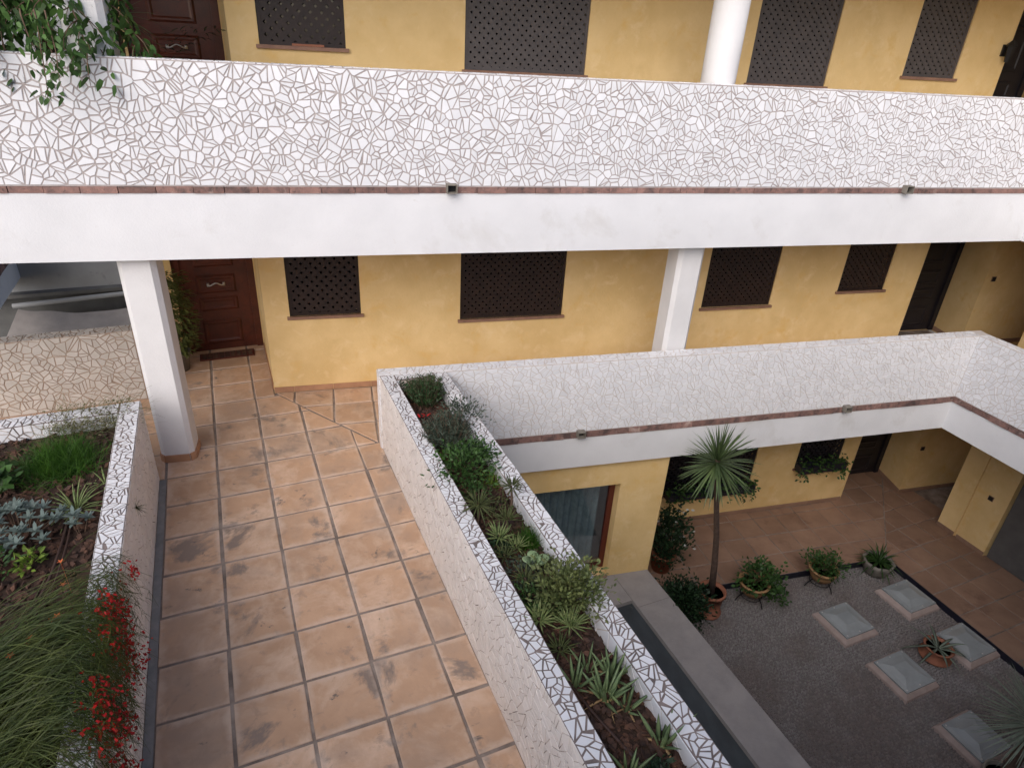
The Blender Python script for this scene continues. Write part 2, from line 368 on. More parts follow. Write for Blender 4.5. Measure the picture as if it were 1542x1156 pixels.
def panel_door(parent, o, ex, en, w, h, m='door_wood', handle=True, rows=((.10, .46), (.60, .80), (.86, 1.12), (1.24, 1.85))):
    """a wooden door: slab, raised panels, pull handle; o = foot of its left edge"""
    d = MB().fbox(o, ex, ZD, en, 0, w, .0, h, -.05, 0).build('door', m, parent)
    fr = MB()
    fr.fbox(o, ex, ZD, en, -.09, 0, 0, h + .08, -.06, .035); fr.fbox(o, ex, ZD, en, w, w + .09, 0, h + .08, -.06, .035); fr.fbox(o, ex, ZD, en, 0, w, h, h + .08, -.06, .035)
    fr.build('door_frame', m, d)
    for a, b in rows:
        b = min(b, h - .08); pm = MB(); i = .17
        vs = [o + ex * x + ZD * z + en * dd for dd, k in ((.001, 0), (.022, .025), (.022, .045), (.010, .065)) for x, z in ((i + k, a + k), (w - i - k, a + k), (w - i - k, b - k), (i + k, b - k))]
        pm.add(vs, [(4 * r + j, 4 * r + (j + 1) % 4, 4 * r + 4 + (j + 1) % 4, 4 * r + 4 + j) for r in range(3) for j in range(4)] + [(12, 13, 14, 15)])
        pm.build('panel', m, d)
    if handle:
        c = o + ex * (w * .5) + ZD * 1.0 + en * .05; pts = []
        for k in range(13):
            t = k / 12 * 2 - 1; pts.append(c + ex * (.10 * t) + ZD * (.018 * math.cos(t * math.pi * 1.2)) + en * (.014 * (1 - t * t)))
        hm = MB().tube(pts, [.013] + [.009] * 11 + [.013], 8)
        for sgn in (-1, 1): hm.fbox(c + ex * (.10 * sgn), ex, ZD, en, -.016, .016, -.03, .012, -.052, .006)
        hm.build('handle', 'steel', d, smooth=True)
    return d
# ================================================================== SETTING
def poly_clip_world(poly, *planes):
    for n, d in planes: poly = clip(poly, n, d)
    return poly
def uvpoly(*pts): return [tuple(P2(a, b).xy) for a, b in pts]
def halfplane(p, q):            # keeps the left of p->q
    ex, ey = q[0] - p[0], q[1] - p[1]; l = math.hypot(ex, ey); n = (ey / l, -ex / l); return n, n[0] * p[0] + n[1] * p[1]
# terrace floor: the bridge, the gallery and the door recess
fl = MB()
fl.prism(poly_clip_world(uvpoly((-2.4, 7), (2.95, 7), (2.95, -2), (-2.4, -2)), ((0, 1), -.002)), -.42, -.010)
fl.prism(poly_clip_world([(-7, .0), (.05, .0), (.05, .06), (XR + 1.6, .06), (XR + 1.6, 3), (-7, 3)], ((VD.x * -1, VD.y * -1), -(VD.x * P2(0, -1.95).x + VD.y * P2(0, -1.95).y))), -.42, -.010)
fl.ubox(-.25, 1.3, -3.15, -1.951, -.42, -.010)
floor = tag(fl.build('terrace_floor', 'joint'), kind='structure')
D0, D1 = (-1.19, 1.52), (.062, .072)             # diagonal joint from the wall corner to the planter
def tile_piece(poly, loc, rotz, m, parent, rng, j=.027, z=0):
    q = inset([(p[0] + rng.uniform(-.005, .005), p[1] + rng.uniform(-.005, .005)) for p in poly], j / 2 * rng.uniform(.7, 1.25))
    if len(q) < 3 or area(q) < .004: return
    c = centre(q); q = [(p[0] - c[0], p[1] - c[1]) for p in q]; q2 = inset(q, .007)
    if len(q2) != len(q): q2 = [(p[0] * .97, p[1] * .97) for p in q]
    ax, ay = rng.gauss(0, .003), rng.gauss(0, .003); n = len(q); hz = rng.uniform(-.0015, .0015)
    vs = [(*p, -.02) for p in q] + [(*p, -.004 + hz) for p in q] + [(p[0], p[1], hz + ax * p[0] + ay * p[1]) for p in q2]
    fs = [(i, (i + 1) % n, n + (i + 1) % n, n + i) for i in range(n)] + [(n + i, n + (i + 1) % n, 2 * n + (i + 1) % n, 2 * n + i) for i in range(n)] + [tuple(range(2 * n, 3 * n))]
    cw = Matrix.Rotation(rotz, 3, 'Z') @ Vector((c[0], c[1], 0))
    MB().add(vs, fs).build('floor_tile', m, parent, Vector(loc) + cw + Vector((0, 0, z)), rotz)
rng = random.Random(5)
IA = Matrix.Rotation(-A, 3, 'Z')
def loc_uv(p): q = IA @ (Vector((p[0], p[1], 0)) - G0); return (q.x, q.y)
dn, dd = halfplane(loc_uv(D1), loc_uv(D0))        # left of the diagonal seen from the planter: the bridge side
for k in range(-7, 14):
    for c in range(-4, 5):
        if c < 0 and k >= 0: continue
        u0, u1, v0, v1 = c * TILE, (c + 1) * TILE, k * TILE, (k + 1) * TILE
        if c == 0 and k >= 0: u0 = .0
        if c == 4: u1 = 2.252
        if v1 < -1.8 and u1 < -.3: continue
        poly = [(u0, -v1), (u1, -v1), (u1, -v0), (u0, -v0)]
        if -4 < k < 0: poly = clip(poly, dn, dd)
        if k <= -4: poly = clip(poly, (1, 0), 1.235)
        if len(poly) > 2: tile_piece(poly, G0, A, 'terracotta_floor', floor, rng)
dn2, dd2 = halfplane(D0, D1)
for i in range(-3, 17):
    for j in range(4):
        x0, y0 = .035 + i * .488, 1.10 - j * .49; poly = [(x0, y0), (x0 + .488, y0), (x0 + .488, min(y0 + .49, 1.515)), (x0, min(y0 + .49, 1.515))]
        poly = clip(clip(poly, dn2, dd2), (0, -1), -.0)
        if len(poly) > 2 and area(poly) > .02: tile_piece(poly, (0, 0, 0), 0, 'terracotta_floor', floor, rng)
# drain channel along the left planter
tag(MB().ubox(-.058, .003, .0, 6.6, -.012, -.004).build('drain_channel', 'gutter_grey'), kind='structure')
# ground floor: corridor, courtyard, well under the bridge
gc = MB(); gc.prism([(3.87, 0), (13, 0), (13, 3.2), (3.87, 3.2)], -3.5, ZG - .010)
wq = lambda a, c: tuple((Vector((XR, 0, 0)) + WD * a - WN * c).xy)
gc.prism([wq(.0, 0), wq(9, 0), wq(9, 4), (XR + 4, -.001), (XR + .01, -.001)], -3.5, ZG - .0105)
gfloor = tag(gc.build('ground_corridor', 'joint'), kind='structure')
m0, m1 = (XR, 0), (9.86, 1.9)
na, da = halfplane(m0, m1); nb_, db_ = halfplane(m1, m0); wn_, wd_ = halfplane(wq(0, 0), wq(9, 0))
for i in range(0, 16):
    for j in range(0, 6):
        x0, y0 = 3.89 + i * .445, .005 + j * .445; poly = [(x0, y0), (x0 + .445, y0), (x0 + .445, y0 + .445), (x0, y0 + .445)]
        poly = clip(poly, na, da)
        if x0 + .445 < 8.5: poly = clip(poly, (0, 1), 1.515)
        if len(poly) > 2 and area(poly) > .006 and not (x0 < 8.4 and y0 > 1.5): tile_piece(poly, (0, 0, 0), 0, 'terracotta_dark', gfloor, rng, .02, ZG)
for i in range(-6, 5):
    for j in range(-6, 14):
        u0, v0 = 10.285 + i * .445, 2.27 + j * .4435; poly = uvpoly((u0, v0 + .4435), (u0 + .445, v0 + .4435), (u0 + .445, v0), (u0, v0))
        poly = clip(clip(poly, nb_, db_), wn_, wd_) if True else poly
        if len(poly) > 2 and area(poly) > .006:
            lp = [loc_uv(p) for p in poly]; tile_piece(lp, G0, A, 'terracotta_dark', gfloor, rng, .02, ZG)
rs = MB(); rs.box(3.87, XR - .002, -.014, -.001, ZC - .02, ZG - .002); rs.fbox(Vector((XR, 0, 0)), WD, -WN, ZD, .0, 9, -.014, -.001, ZC - .02, ZG - .002)
rs.build('corridor_edge', 'riser_blue', gfloor)
cg = MB(); cg.prism([tuple(P2(5.9, 9).xy), (11, -9.5), wq(.005, -.01), (XR - .02, -.001), (3.8, -.001), tuple(P2(5.9, .7).xy)], -3.5, ZC - .012)
court = tag(cg.build('courtyard_ground', 'court_bed'), kind='structure')
pb = MB(); rp = random.Random(8); nn = 0
for i in range(150):
    for j in range(165):
        u = 6.03 + i * .0285 + rp.uniform(-.006, .006) + (j % 2) * .014; v = .7 + j * .034 + rp.uniform(-.01, .01)
        p = P2(u, v)
        if p.y > -.03 or wn_[0] * p.x + wn_[1] * p.y > wd_ - .03 and False: continue
        if (p.x - XR) * WD.y - p.y * WD.x < -.03 and False: continue
        if Vector((p.x - XR, p.y, 0)).dot(WN) < .03: continue
        if not in_view(Vector((p.x, p.y, ZC))) and rp.random() < .7: continue
        a = rp.gauss(0, .35); l, w, h = rp.uniform(.012, .021), rp.uniform(.007, .0125), rp.uniform(.002, .012); ca, sa = math.cos(a), math.sin(a)
        vs = []
        for (r, z) in ((1, -.014), (.86, h * .55), (.42, h)):
            for t in range(5):
                th = t * 1.2566 + a * 3; x, y = math.cos(th) * w * r, math.sin(th) * l * r; q = UD * (x * ca - y * sa) + VD * (x * sa + y * ca)
                vs.append((p.x + q.x, p.y + q.y, ZC + z))
        pb.add(vs, [(5 * r + t, 5 * r + (t + 1) % 5, 5 * r + 5 + (t + 1) % 5, 5 * r + 5 + t) for r in range(2) for t in range(5)] + [(10, 11, 12, 13, 14)])
tag(pb.build('cobble_pebbles', 'pebble', smooth=True), 'grey and reddish pebbles set on edge in the courtyard paving', 'pebbles', kind='stuff')
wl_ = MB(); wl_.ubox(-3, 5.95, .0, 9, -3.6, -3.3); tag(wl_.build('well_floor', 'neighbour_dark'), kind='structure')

# ================================================================== BUILDING
bld = thing('apartment_building', 'yellow apartment building with white galleries, dark lattice windows and wooden doors', 'building', (4, 2, ZG))
bld.location = (0, 0, 0)
V3 = Vector
WIN = [(-.90, -.04, 1.045, 2.02), (1.23, 2.65, .90, 2.02), (4.79, 5.93, .90, 2.02), (7.08, 7.93, 1.07, 2.02)]
for z0, lat, h in ((0, 'lattice_wood', 2.45), (F2, 'lattice_grey', 2.35)):
    dz = z0 + (.06 if z0 else 0); w = MB()
    holed(w, V3((-1.19, YW, z0 - .02)), XD, ZD, -YD, 9.73 + (.15 if z0 else 0), h, [(a + 1.19, b + 1.19, c + .02 + (dz - z0), d + .02 + (dz - z0)) for a, b, c, d in WIN], .30)
    w.build('wall', 'ochre', bld)
    for i, (a, b, c, d) in enumerate(WIN):
        window(bld, a, b, c + dz, d + dz, YW, lat if i else 'lattice_wood', .068 if i else .080, .047 if i else .052)
    # recess beside the facade corner, with the flat's front door
    sw = MB(); sw.fbox(P2(1.235, 0), UD, VD, ZD, 0, .29, -3.05, -1.60, z0 - .02, z0 + h); sw.build('recess_wall', 'ochre', bld)
    dw = MB(); holed(dw, P2(-.2, -3.05, z0 - .02), UD, ZD, VD, 1.435, h, [(.49 - .09, 1.34 + .09 - .003, 0, 2.13)], .25); dw.build('recess_wall', 'ochre', bld)
    dr = panel_door(bld, P2(.29, -3.05, z0) - VD * .08, UD, VD, .85, 2.05)
    for s_ in range(2): MB().fbox(P2(1.235, -3.05 + .03 + s_ * .70, z0), UD, VD, ZD, -.014, .001, 0, .68, .0, .075).build('skirting_tile', 'skirting', bld)
# ground floor facade behind the corridor
GW = [(4.75, 6.45, -2.50, -1.1), (7.30, 8.22, -2.25, -1.1)]
w = MB(); holed(w, V3((3.9, YW, ZG - .02)), XD, ZD, -YD, 4.66, 2.75, [(a - 3.9, b - 3.9, c - ZG + .02, d - ZG + .02) for a, b, c, d in GW], .30); w.build('wall', 'ochre', bld)
for a, b, c, d in GW: window(bld, a, b, c, d, YW, 'door_dark', .075, .04)
# niche and right wing, full height
nw = MB()
nw.prism([(8.24, YW + .302), (8.555, YW + .302), (8.555, 2.2), (8.24, 2.2)], ZG - .02, 5.28)
nw.prism([(8.24, 2.2), (11.6, 2.2), (11.6, 2.9), (8.24, 2.9)], ZG - .02, 5.28)
nw.prism([(9.86, 1.49), (12.2, 1.49), (12.2, 2.199), (9.99, 2.199)], ZG - .02, 5.28)
nw.build('niche_wall', 'ochre', bld)
pw = MB(); LN = lambda y, off=0: (9.855 + (.56 - y) * .135 - off, y)
def seg(y1, y0, off, back=12.2): return [(LN(y0, off)), (back, y0), (back, y1), (LN(y1, off))]
pw.prism(seg(.56, .235, 0), ZG - .02, 5.28); pw.prism(seg(.235, .195, -.03), ZG - .02, 5.28); pw.prism(seg(.195, -.30, 0), ZG - .02, 5.28)
pw.prism(seg(-.301, -9, -.02), -.40, 5.28); pw.prism(seg(-2.4, -9, 0), ZG - .02, -.40); pw.prism([(12.2, -9), (12.5, -9), (12.5, 2.9), (12.2, 2.9)], ZG - .02, 5.28)
pw.build('wing_wall', 'ochre', bld)
for z0 in (ZG, 0, F2):
    o = V3((8.72, 2.2, z0)); panel_door(bld, o - YD * .002, XD, -YD, 1.16, 2.05, 'door_dark', False)
for k in range(3):                                  # folding grey door in the ground floor wing
    a = LN(-.33 - k * .67, -.05); b_ = LN(-.33 - (k + 1) * .67 + .012, -.05); e = V3((b_[0] - a[0], b_[1] - a[1], 0)); L_ = e.length; e.normalize()
    dd_ = MB().fbox(V3((*a, ZG)), e, e.cross(ZD) * -1, ZD, 0, L_, 0, .05, 0.01, 2.3).build('door', 'door_grey', bld)
for p, n in ((V3((10.01, 1.49, -2.115)), -YD), (V3((10.028, 1.49, 1.18)), -YD), (V3((LN(-.04)[0], -.04, -2.095)), V3((-.991, -.13, 0)))):
    e = ZD.cross(n); q = MB().fbox(p, e, ZD, n, -.042, .042, -.042, .042, 0, .010).build('light_switch', 'sill_clay', bld)
    MB().fbox(p, e, ZD, n, -.034, .034, -.034, .034, .010, .018).build('switch_rocker', 'black_metal', q)
# skirting tiles
def skirt(x0, x1, y, z, m, n=-YD):
    x = x0
    while x < x1 - .02: MB().box(x, min(x + .485, x1), y - .014, y + .001, z, z + .075).build('skirting_tile', m, bld); x += .49
skirt(-1.19 + .005, -.945, YW, 0, 'skirting'); skirt(-.94, 8.5, YW, 0, 'skirting'); skirt(3.9, 8.54, YW, ZG, 'terracotta_dark')
for y1, y0 in ((.56, .24), (.19, -.30)):
    a, b_ = LN(y1), LN(y0); e = V3((b_[0] - a[0], b_[1] - a[1], 0)); L_ = e.length; e.normalize()
    MB().fbox(V3((*a, ZG)), e, ZD, ZD.cross(e) * -1, 0, L_, 0, .075, -.001, .013).build('skirting_tile', 'terracotta_dark', bld)
a, b_ = V3((9.86, 1.49, 0)), V3((9.99, 2.199, 0)); e = (b_ - a); L_ = e.length; e.normalize()
for z in (ZG, 0): MB().fbox(a + V3((0, 0, z)), e, ZD, ZD.cross(e), 0, L_, 0, .075, -.001, .013).build('skirting_tile', 'terracotta_dark', bld); MB().box(9.86, 12, 1.477, 1.4895, z, z + .075).build('skirting_tile', 'terracotta_dark', bld)
# galleries: beams and slabs
for z0, hs, hb in ((0, HS, HSL), (F2, F2 - .062, F2 - .662)):
    bm = MB(); bm.box((.05 if z0 == 0 else -7), XR + (.0), 0, .22, hb, hs); bm.build('beam', 'white_plaster', bld)
    bm = MB(); bm.fbox(V3((XR, 0, 0)), WD, -WN, ZD, 0, 9, 0, .22, hb, hs); bm.prism([(XR + .001, 0), tuple((V3((XR, 0, 0)) - WN * .22).xy), (XR + .24, .22), (XR + .001, .22)], hb + .001, hs - .001); bm.build('beam', 'white_plaster', bld)
    sb = MB()
    if z0: sb.box(-7, 12, .05, 3.4, 2.42, F2 - .01)
    else: sb.box(3.0, 9.86, .22, 1.53, -.41, -.38); sb.box(8.2, 12, 1.53, 3, -.41, -.02)
    sb.fbox(V3((XR, 0, 0)), WD, -WN, ZD, .06, 9, .05, 4.2, (2.43 if z0 else -.40), z0 - .02); sb.build('slab', 'white_plaster', bld)
rf = MB(); rf.box(-7, 12.6, -.25, 5, 5.25, 5.5); rf.fbox(V3((XR, 0, 0)), WD, -WN, ZD, .25, 9, -.25, 4.2, 5.26, 5.49); rf.build('roof', 'white_plaster', bld)
# ground floor room under the gallery with its glazed door
w = MB(); holed(w, V3((-3, .10, -3.5)), XD, ZD, -YD, 6.87, 3.12, [(4.3, 6.20, .88, 2.50)], .20); w.box(3.67, 3.87, .301, YW - .002, -3.5, -.41); w.build('room_wall', 'ochre', bld)
gd = MB()
for a, b in ((1.30, 1.36), (1.62, 1.70), (3.12, 3.198)): gd.box(a, b, .24, .29, -2.61, -1.002)
gd.box(1.36, 3.12, .242, .288, -1.06, -1.003); gd.box(1.36, 3.12, .242, .288, -2.612, -2.55)
gdo = gd.build('glass_door', 'frame_red', bld); MB().box(1.36, 3.12, .262, .268, -2.55, -1.06).build('pane', 'clear_glass', gdo)
cu = MB(); n = 120
vs = [(1.3 + 1.75 * i / n, 0.36 + .03 * math.sin(i * .9) + .018 * math.sin(i * .37), z) for z in (-2.6, -.9) for i in range(n + 1)]
cu.add(vs, [(i, i + 1, n + 2 + i, n + 1 + i) for i in range(n)]); cu.build('curtain', 'curtain', gdo, smooth=True)
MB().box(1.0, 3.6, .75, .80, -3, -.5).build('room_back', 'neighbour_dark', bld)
MB().box(1.30, 3.199, .06, .26, -2.67, -2.622).build('threshold', 'terracotta_dark', bld)
# ------------------------------------------------------------------ stone landing and seat wall along the court
sw = thing('stone_seat_wall', 'long low wall with pale grey stone coping beside the pebbled courtyard', 'wall', (0, 0, 0))
b = MB(); b.ubox(5.485, 5.975, 1.05, 8.5, -3.6, -2.725); b.ubox(2.5, 5.484, .2, 1.04, -3.6, -2.725); b.ubox(5.485, 5.975, .66, 1.049, -3.6, -2.725); b.build('wall', 'slate_render', sw)
v = 1.206
MB().prism(poly_clip_world(uvpoly((5.463, 1.2), (6.0, 1.2), (6.0, .3), (5.463, .3)), ((0, 1), .098)), -2.724, -2.66).build('coping_slab', 'grey_stone', sw)
MB().prism(poly_clip_world(uvpoly((2.5, 1.063), (5.457, 1.063), (5.457, .1), (2.5, .1)), ((0, 1), .098)), -2.724, -2.66).build('landing_slab', 'grey_stone', sw)
for L_ in (2.9, 2.4, 2.4): MB().ubox(5.463, 6.0, v, min(v + L_ - .006, 8.5), -2.724, -2.66).build('coping_slab', 'grey_stone', sw); v += L_

# ------------------------------------------------------------------ parapets
def brick_course(parent, o, e, n, L, z0, z1, rng):
    x = 0
    while x < L:
        w = min(rng.uniform(.24, .31), L - x)
        if w > .02: MB().fbox(V3(o), e, n, ZD, x + .003, x + w - .003, -.06, .010 + rng.uniform(-.004, .006), z0 + .002, z1 - .002 - rng.uniform(0, .006)).build('brick', 'brick_red', parent)
        x += w
def spout(parent, o, n, e, z):
    m = MB(); t = .008; W_, H_, D_ = .05, .085, .085; q = V3(o); 
    for a0, a1, c0, c1 in ((-W_, -W_ + t, 0, H_), (W_ - t, W_, 0, H_), (-W_ + t, W_ - t, 0, t), (-W_ + t, W_ - t, H_ - t, H_)): m.fbox(q + ZD * z, e, n, ZD, a0, a1, -.02, D_, c0, c1)
    s = m.build('drain_spout', 'stone_pot', parent); MB().fbox(q + ZD * z, e, n, ZD, -W_ + t, W_ - t, .012, .018, t, H_ - t).build('spout_opening', 'black_metal', s)
# upper gallery
pu = thing('parapet_wall', 'upper gallery parapet clad in white broken tiles with dark grout', 'parapet')
MB().box(-7, XR, .0, WT, F2 - .005, F2 + .999).build('wall', 'grout', pu)
mo = Mosaic(11); mo.face((-4.6, 0, F2 + .004), XD, ZD, XR + 4.6, .99, .069, .0105); mo.face((-4.6, .0, F2 + .999), XD, YD, XR + 4.6, WT, .08, .012)
mo.build(pu, 'shard'); brick_course(pu, (-5, 0, 0), XD, -YD, XR + 5, F2 - .062, F2, random.Random(3))
for x in (.827, 6.187): spout(pu, (x, 0, 0), -YD, XD, F2 - .05)
# first floor gallery
pf = thing('parapet_wall', 'first floor gallery parapet of white broken tiles running from the narrow planter', 'parapet')
b = MB(); b.box(.05, XR, .0, WT, -.034, HP); b.prism([(XR + .0005, 0), tuple((V3((XR, 0, 0)) - WN * WT).xy), (XR + .19, WT), (XR + .0005, WT)], -.03, HP - .0005); b.build('wall', 'grout_pale', pf)
mo = Mosaic(12); mo.face((.055, 0, -.028), XD, ZD, XR - .06, HP + .02, .069, .008); mo.face((.055, 0, HP), XD, YD, XR - .05, WT, .07, .012); mo.face((.05, WT, .0), -YD, ZD, WT, HP, .075, .008)
mo.build(pf, 'shard'); brick_course(pf, (.06, 0, 0), XD, -YD, XR - .06, HS, -.034, random.Random(4))
for x in (2.475, 6.382): spout(pf, (x, 0, 0), -YD, XD, -.085)
# right wing, both floors
for z0, hs, hp_, lab in ((0, HS, HP, 'white broken tile parapet of the right wing turning off the long gallery'), (F2, F2 - .062, .999, 'upper right wing parapet in white broken tile above the corner')):
    pw_ = thing('parapet_wall', lab, 'parapet')
    MB().fbox(V3((XR, 0, z0)), WD, -WN, ZD, .0005, 9, .0, WT, -.034, hp_).build('wall', 'grout_pale', pw_)
    mo = Mosaic(20 + int(z0)); o = V3((XR, 0, z0)); mo.face(o + WD * 3.2 * 0 + ZD * -.028, WD, ZD, 4.0, hp_ + .02, .069, .008); mo.face(o + ZD * hp_, WD, -WN, 4.0, WT, .075, .012)
    mo.build(pw_, 'shard', 300 if z0 == 0 else 40); brick_course(pw_, o, WD, WN, 5, hs - z0, -.034, random.Random(int(z0) + 6))
# parapet behind the left planter, and its twin one floor up
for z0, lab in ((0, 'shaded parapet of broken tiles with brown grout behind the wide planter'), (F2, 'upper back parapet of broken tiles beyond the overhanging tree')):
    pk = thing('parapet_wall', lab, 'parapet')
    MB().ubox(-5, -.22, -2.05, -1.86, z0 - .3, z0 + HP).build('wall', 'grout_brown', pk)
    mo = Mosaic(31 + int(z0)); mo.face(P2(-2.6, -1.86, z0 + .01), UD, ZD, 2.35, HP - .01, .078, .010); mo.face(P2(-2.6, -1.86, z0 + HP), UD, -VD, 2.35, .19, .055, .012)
    mo.build(pk, 'shard_shaded', 300 if z0 == 0 else 20)
# ------------------------------------------------------------------ columns
def column(label, cx, cy, z0, z1, base=True):
    t = thing('column', label, 'column', (cx, cy, z0)); h = .165; c = .045
    pts = [(-h + c, -h), (h - c, -h), (h, -h + c), (h, h - c), (h - c, h), (-h + c, h), (-h, h - c), (-h, -h + c)]
    MB().prism(pts, 0, z1 - z0).build('shaft', 'column_white', t)
    if base:
        for i in range(8):
            a, b = V3((*pts[i], 0)) * 1.004, V3((*pts[(i + 1) % 8], 0)) * 1.004; e = (b - a); L_ = e.length; e.normalize(); n = e.cross(ZD)
            MB().fbox(a, e, n, ZD, .002, L_ - .002, -.01, .016, 0.001, .085).build('base_tile', 'skirting', t)
    return t
column('white chamfered column standing on the tiled terrace beside the wide planter', -2.095, .275, 0, 2.42)
column('white chamfered column rising behind the first floor parapet', 3.70, .36, 0, 2.42, False)
column('white column on the upper gallery behind the overhanging tree', -2.095, .275, F2, 5.25, False)
t = thing('column', 'smooth round white column between two upper lattice windows', 'column', (3.69, .33, F2)); MB().lathe([(.178, 0), (.178, 2.32)], 40).build('shaft', 'column_white', t, smooth=True)

# ------------------------------------------------------------------ planters
pl = thing('planter', 'wide planter of white broken tile with coral plant spilling over its side', 'planter')
for mm, a_, b_, nm in (('grout_face', -.02, HP - .012, 'wall'), ('grout_dark', HP - .012, HP, 'rim')):
    b = MB(); b.ubox(-.235, -.064, -.03, 6.6, a_, b_); b.ubox(-2.6, -.236, -.03, .145, a_, b_ - .0005); b.ubox(-2.6, -2.42, .146, 6.6, a_, b_); b.build(nm, mm, pl)
MB().ubox(-2.42, -.236, .146, 6.6, 0, .775).build('soil', 'soil', pl)
mo = Mosaic(41); mo.face(P2(-.235, 6.4, HP), UD, -VD, .171, 6.43, .054, .011); mo.face(P2(-2.6, .145, HP), UD, -VD, 2.36, .175, .058, .011)
mo.face(P2(-.064, 6.4, .0), -VD, ZD, 6.43, HP, .075, .006, .003, 'shard_cream_bounce'); mo.face(P2(-2.4, .146, .775), UD, ZD, 2.16, .15, .075, .01)
mo.face(P2(-.236, .15, .775), VD, ZD, 6.2, .15, .075, .008); mo.build(pl, 'shard')
pr_ = thing('planter', 'narrow raised planter of white broken tile packed with succulents and herbs', 'planter')
YL = lambda u: .1373 + (u - 2.24) * math.tan(A) + .003       # where the planter meets the gallery parapet
for mm, a_, b_, nm in (('grout_face', -.02, HP - .012, 'wall'), ('grout_dark', HP - .012, HP, 'rim')):
    b = MB()
    for u0, u1 in ((2.24, 2.385), (2.805, 2.955)): b.prism(uvpoly((u0, 6.6), (u1, 6.6), (u1, YL(u1)), (u0, YL(u0))), a_, b_)
    b.prism(uvpoly((2.386, YL(2.386) + .12), (2.804, YL(2.804) + .12), (2.804, YL(2.804)), (2.386, YL(2.386))), a_, b_ - .0005); b.build(nm, mm, pr_)
MB().prism(uvpoly((2.386, 6.6), (2.804, 6.6), (2.804, .34), (2.386, .34)), 0, .79).build('soil', 'soil', pr_)
mo = Mosaic(42); mo.face(P2(2.24, 6.4, HP), UD, -VD, .145, 6.24, .05, .010); mo.face(P2(2.805, 6.4, HP), UD, -VD, .15, 6.16, .053, .010); mo.face(P2(2.39, .285, HP), UD, -VD, .41, .11, .06, .01)
mo.face(P2(2.24, .15, .0), VD, ZD, 6.2, HP, .075, .006, .003, 'shard_cream_bounce'); mo.face(P2(2.804, .3, .78), VD, ZD, 6.2, .145, .10, .006, .003); mo.face(P2(2.39, .284, .79), UD, ZD, .41, .135, .08, .01)
mo.build(pr_, 'shard')
# ================================================================== NEIGHBOUR seen past the back parapet
nb = thing('neighbour_building', 'dim grey neighbouring building beyond the shaded back parapet', 'building')
MB().ubox(-6, 1.5, -9.4, -9.0, -.90, 7).build('wall', 'neighbour_grey', nb); MB().ubox(-6, 1.5, -9.4, -9.1, -4, -.90).build('wall', 'neighbour_dark', nb)
MB().ubox(-6, 1.5, -9.0, -8.8, -.93, -.86).build('ledge', 'neighbour_dark', nb)
nb2 = thing('side_gallery', 'white side gallery edge with red brick strip at the back court', 'gallery')
MB().ubox(-3.4, -2.95, -9.0, -3.2, HSL, HS).build('beam', 'white_plaster', nb2); MB().ubox(-3.3, -3.0, -9.0, -3.2, HS, .92).build('wall', 'neighbour_grey', nb2)
r_ = random.Random(2)
for k in range(20): MB().ubox(-3.0, -2.935 + r_.uniform(0, .01), -9.0 + k * .29, -8.715 + k * .29, HS + .002, -.035).build('brick', 'brick_red', nb2)
tb = MB(); tb.tube([P2(-3.15, -8.7, -1.05), P2(.5, -8.7, -.90)], .05, 8); tag(tb.build('awning_rail', 'neighbour_grey'), 'pale horizontal rail above the hanging awning cloth', 'rail')
tp = MB(); nx, ny = 24, 10
for j in range(ny + 1):
    for i in range(nx + 1):
        s_, t_ = i / nx, j / ny; sag = .20 * math.sin(math.pi * min(1, s_ * 1.15)) ; uu = -3.05 - .35 * t_ * (1 - s_) + s_ * 3.2
        tp.v.append(tuple(P2(uu, -8.6 + 1.7 * t_, -1.08 - sag * (1 - t_ * .4) - .75 * t_ - .03 * math.sin(s_ * 26) * (1 - s_) ** 3 * (1 - t_))))
tp.f += [(j * (nx + 1) + i, j * (nx + 1) + i + 1, (j + 1) * (nx + 1) + i + 1, (j + 1) * (nx + 1) + i) for j in range(ny) for i in range(nx)]
tag(tp.build('awning', 'cloth_tarp', smooth=True), 'sagging beige awning cloth strung in the back court', 'awning')

# ================================================================== SKYLIGHTS
SK = [((8.245, 1.84), 'square skylight on the pebbles in front of the low bowl on stand'), ((9.59, 1.83), 'square skylight touching the tiled corner beside the leafy stone bowl'),
      ((8.27, 2.80), 'square skylight left of the strap-leaved clay pot'), ((9.60, 2.77), 'square skylight right of the strap-leaved clay pot'), ((8.29, 3.81), 'square skylight under the big spiky grey-green plant')]
for (u0, v0), lab in SK:
    s_ = thing('skylight', lab, 'skylight', P2(u0 + .33, v0 + .32, ZC), 'skylights in the courtyard')
    s_.rotation_euler[2] = A
    def ring(hw, hh, z): return [(-hw, -hh, z), (hw, -hh, z), (hw, hh, z), (-hw, hh, z)]
    vs = ring(.335, .325, -.02) + ring(.325, .315, .035) + ring(.285, .275, .085) + ring(.27, .26, .085) + ring(.27, .26, .05)
    MB().add(vs, [(4 * r + j, 4 * r + (j + 1) % 4, 4 * r + 4 + (j + 1) % 4, 4 * r + 4 + j) for r in range(4) for j in range(4)]).build('curb', 'curb_pink', s_)
    vs = ring(.275, .265, .087) + ring(.275, .265, .112) + ring(.215, .205, .118) + ring(.12, .10, .150)
    MB().add(vs, [(4 * r + j, 4 * r + (j + 1) % 4, 4 * r + 4 + (j + 1) % 4, 4 * r + 4 + j) for r in range(3) for j in range(4)] + [(12, 13, 14, 15), (3, 2, 1, 0)]).build('dome', 'acrylic', s_)
    for x, y in ((-.245, -.235), (.245, -.235), (.245, .235), (-.245, .235), (0, .235), (0, -.235)): MB().lathe([(.010, .114), (.010, .121), (.004, .124)], 8, (x, y, 0)).build('screw', 'steel', s_)

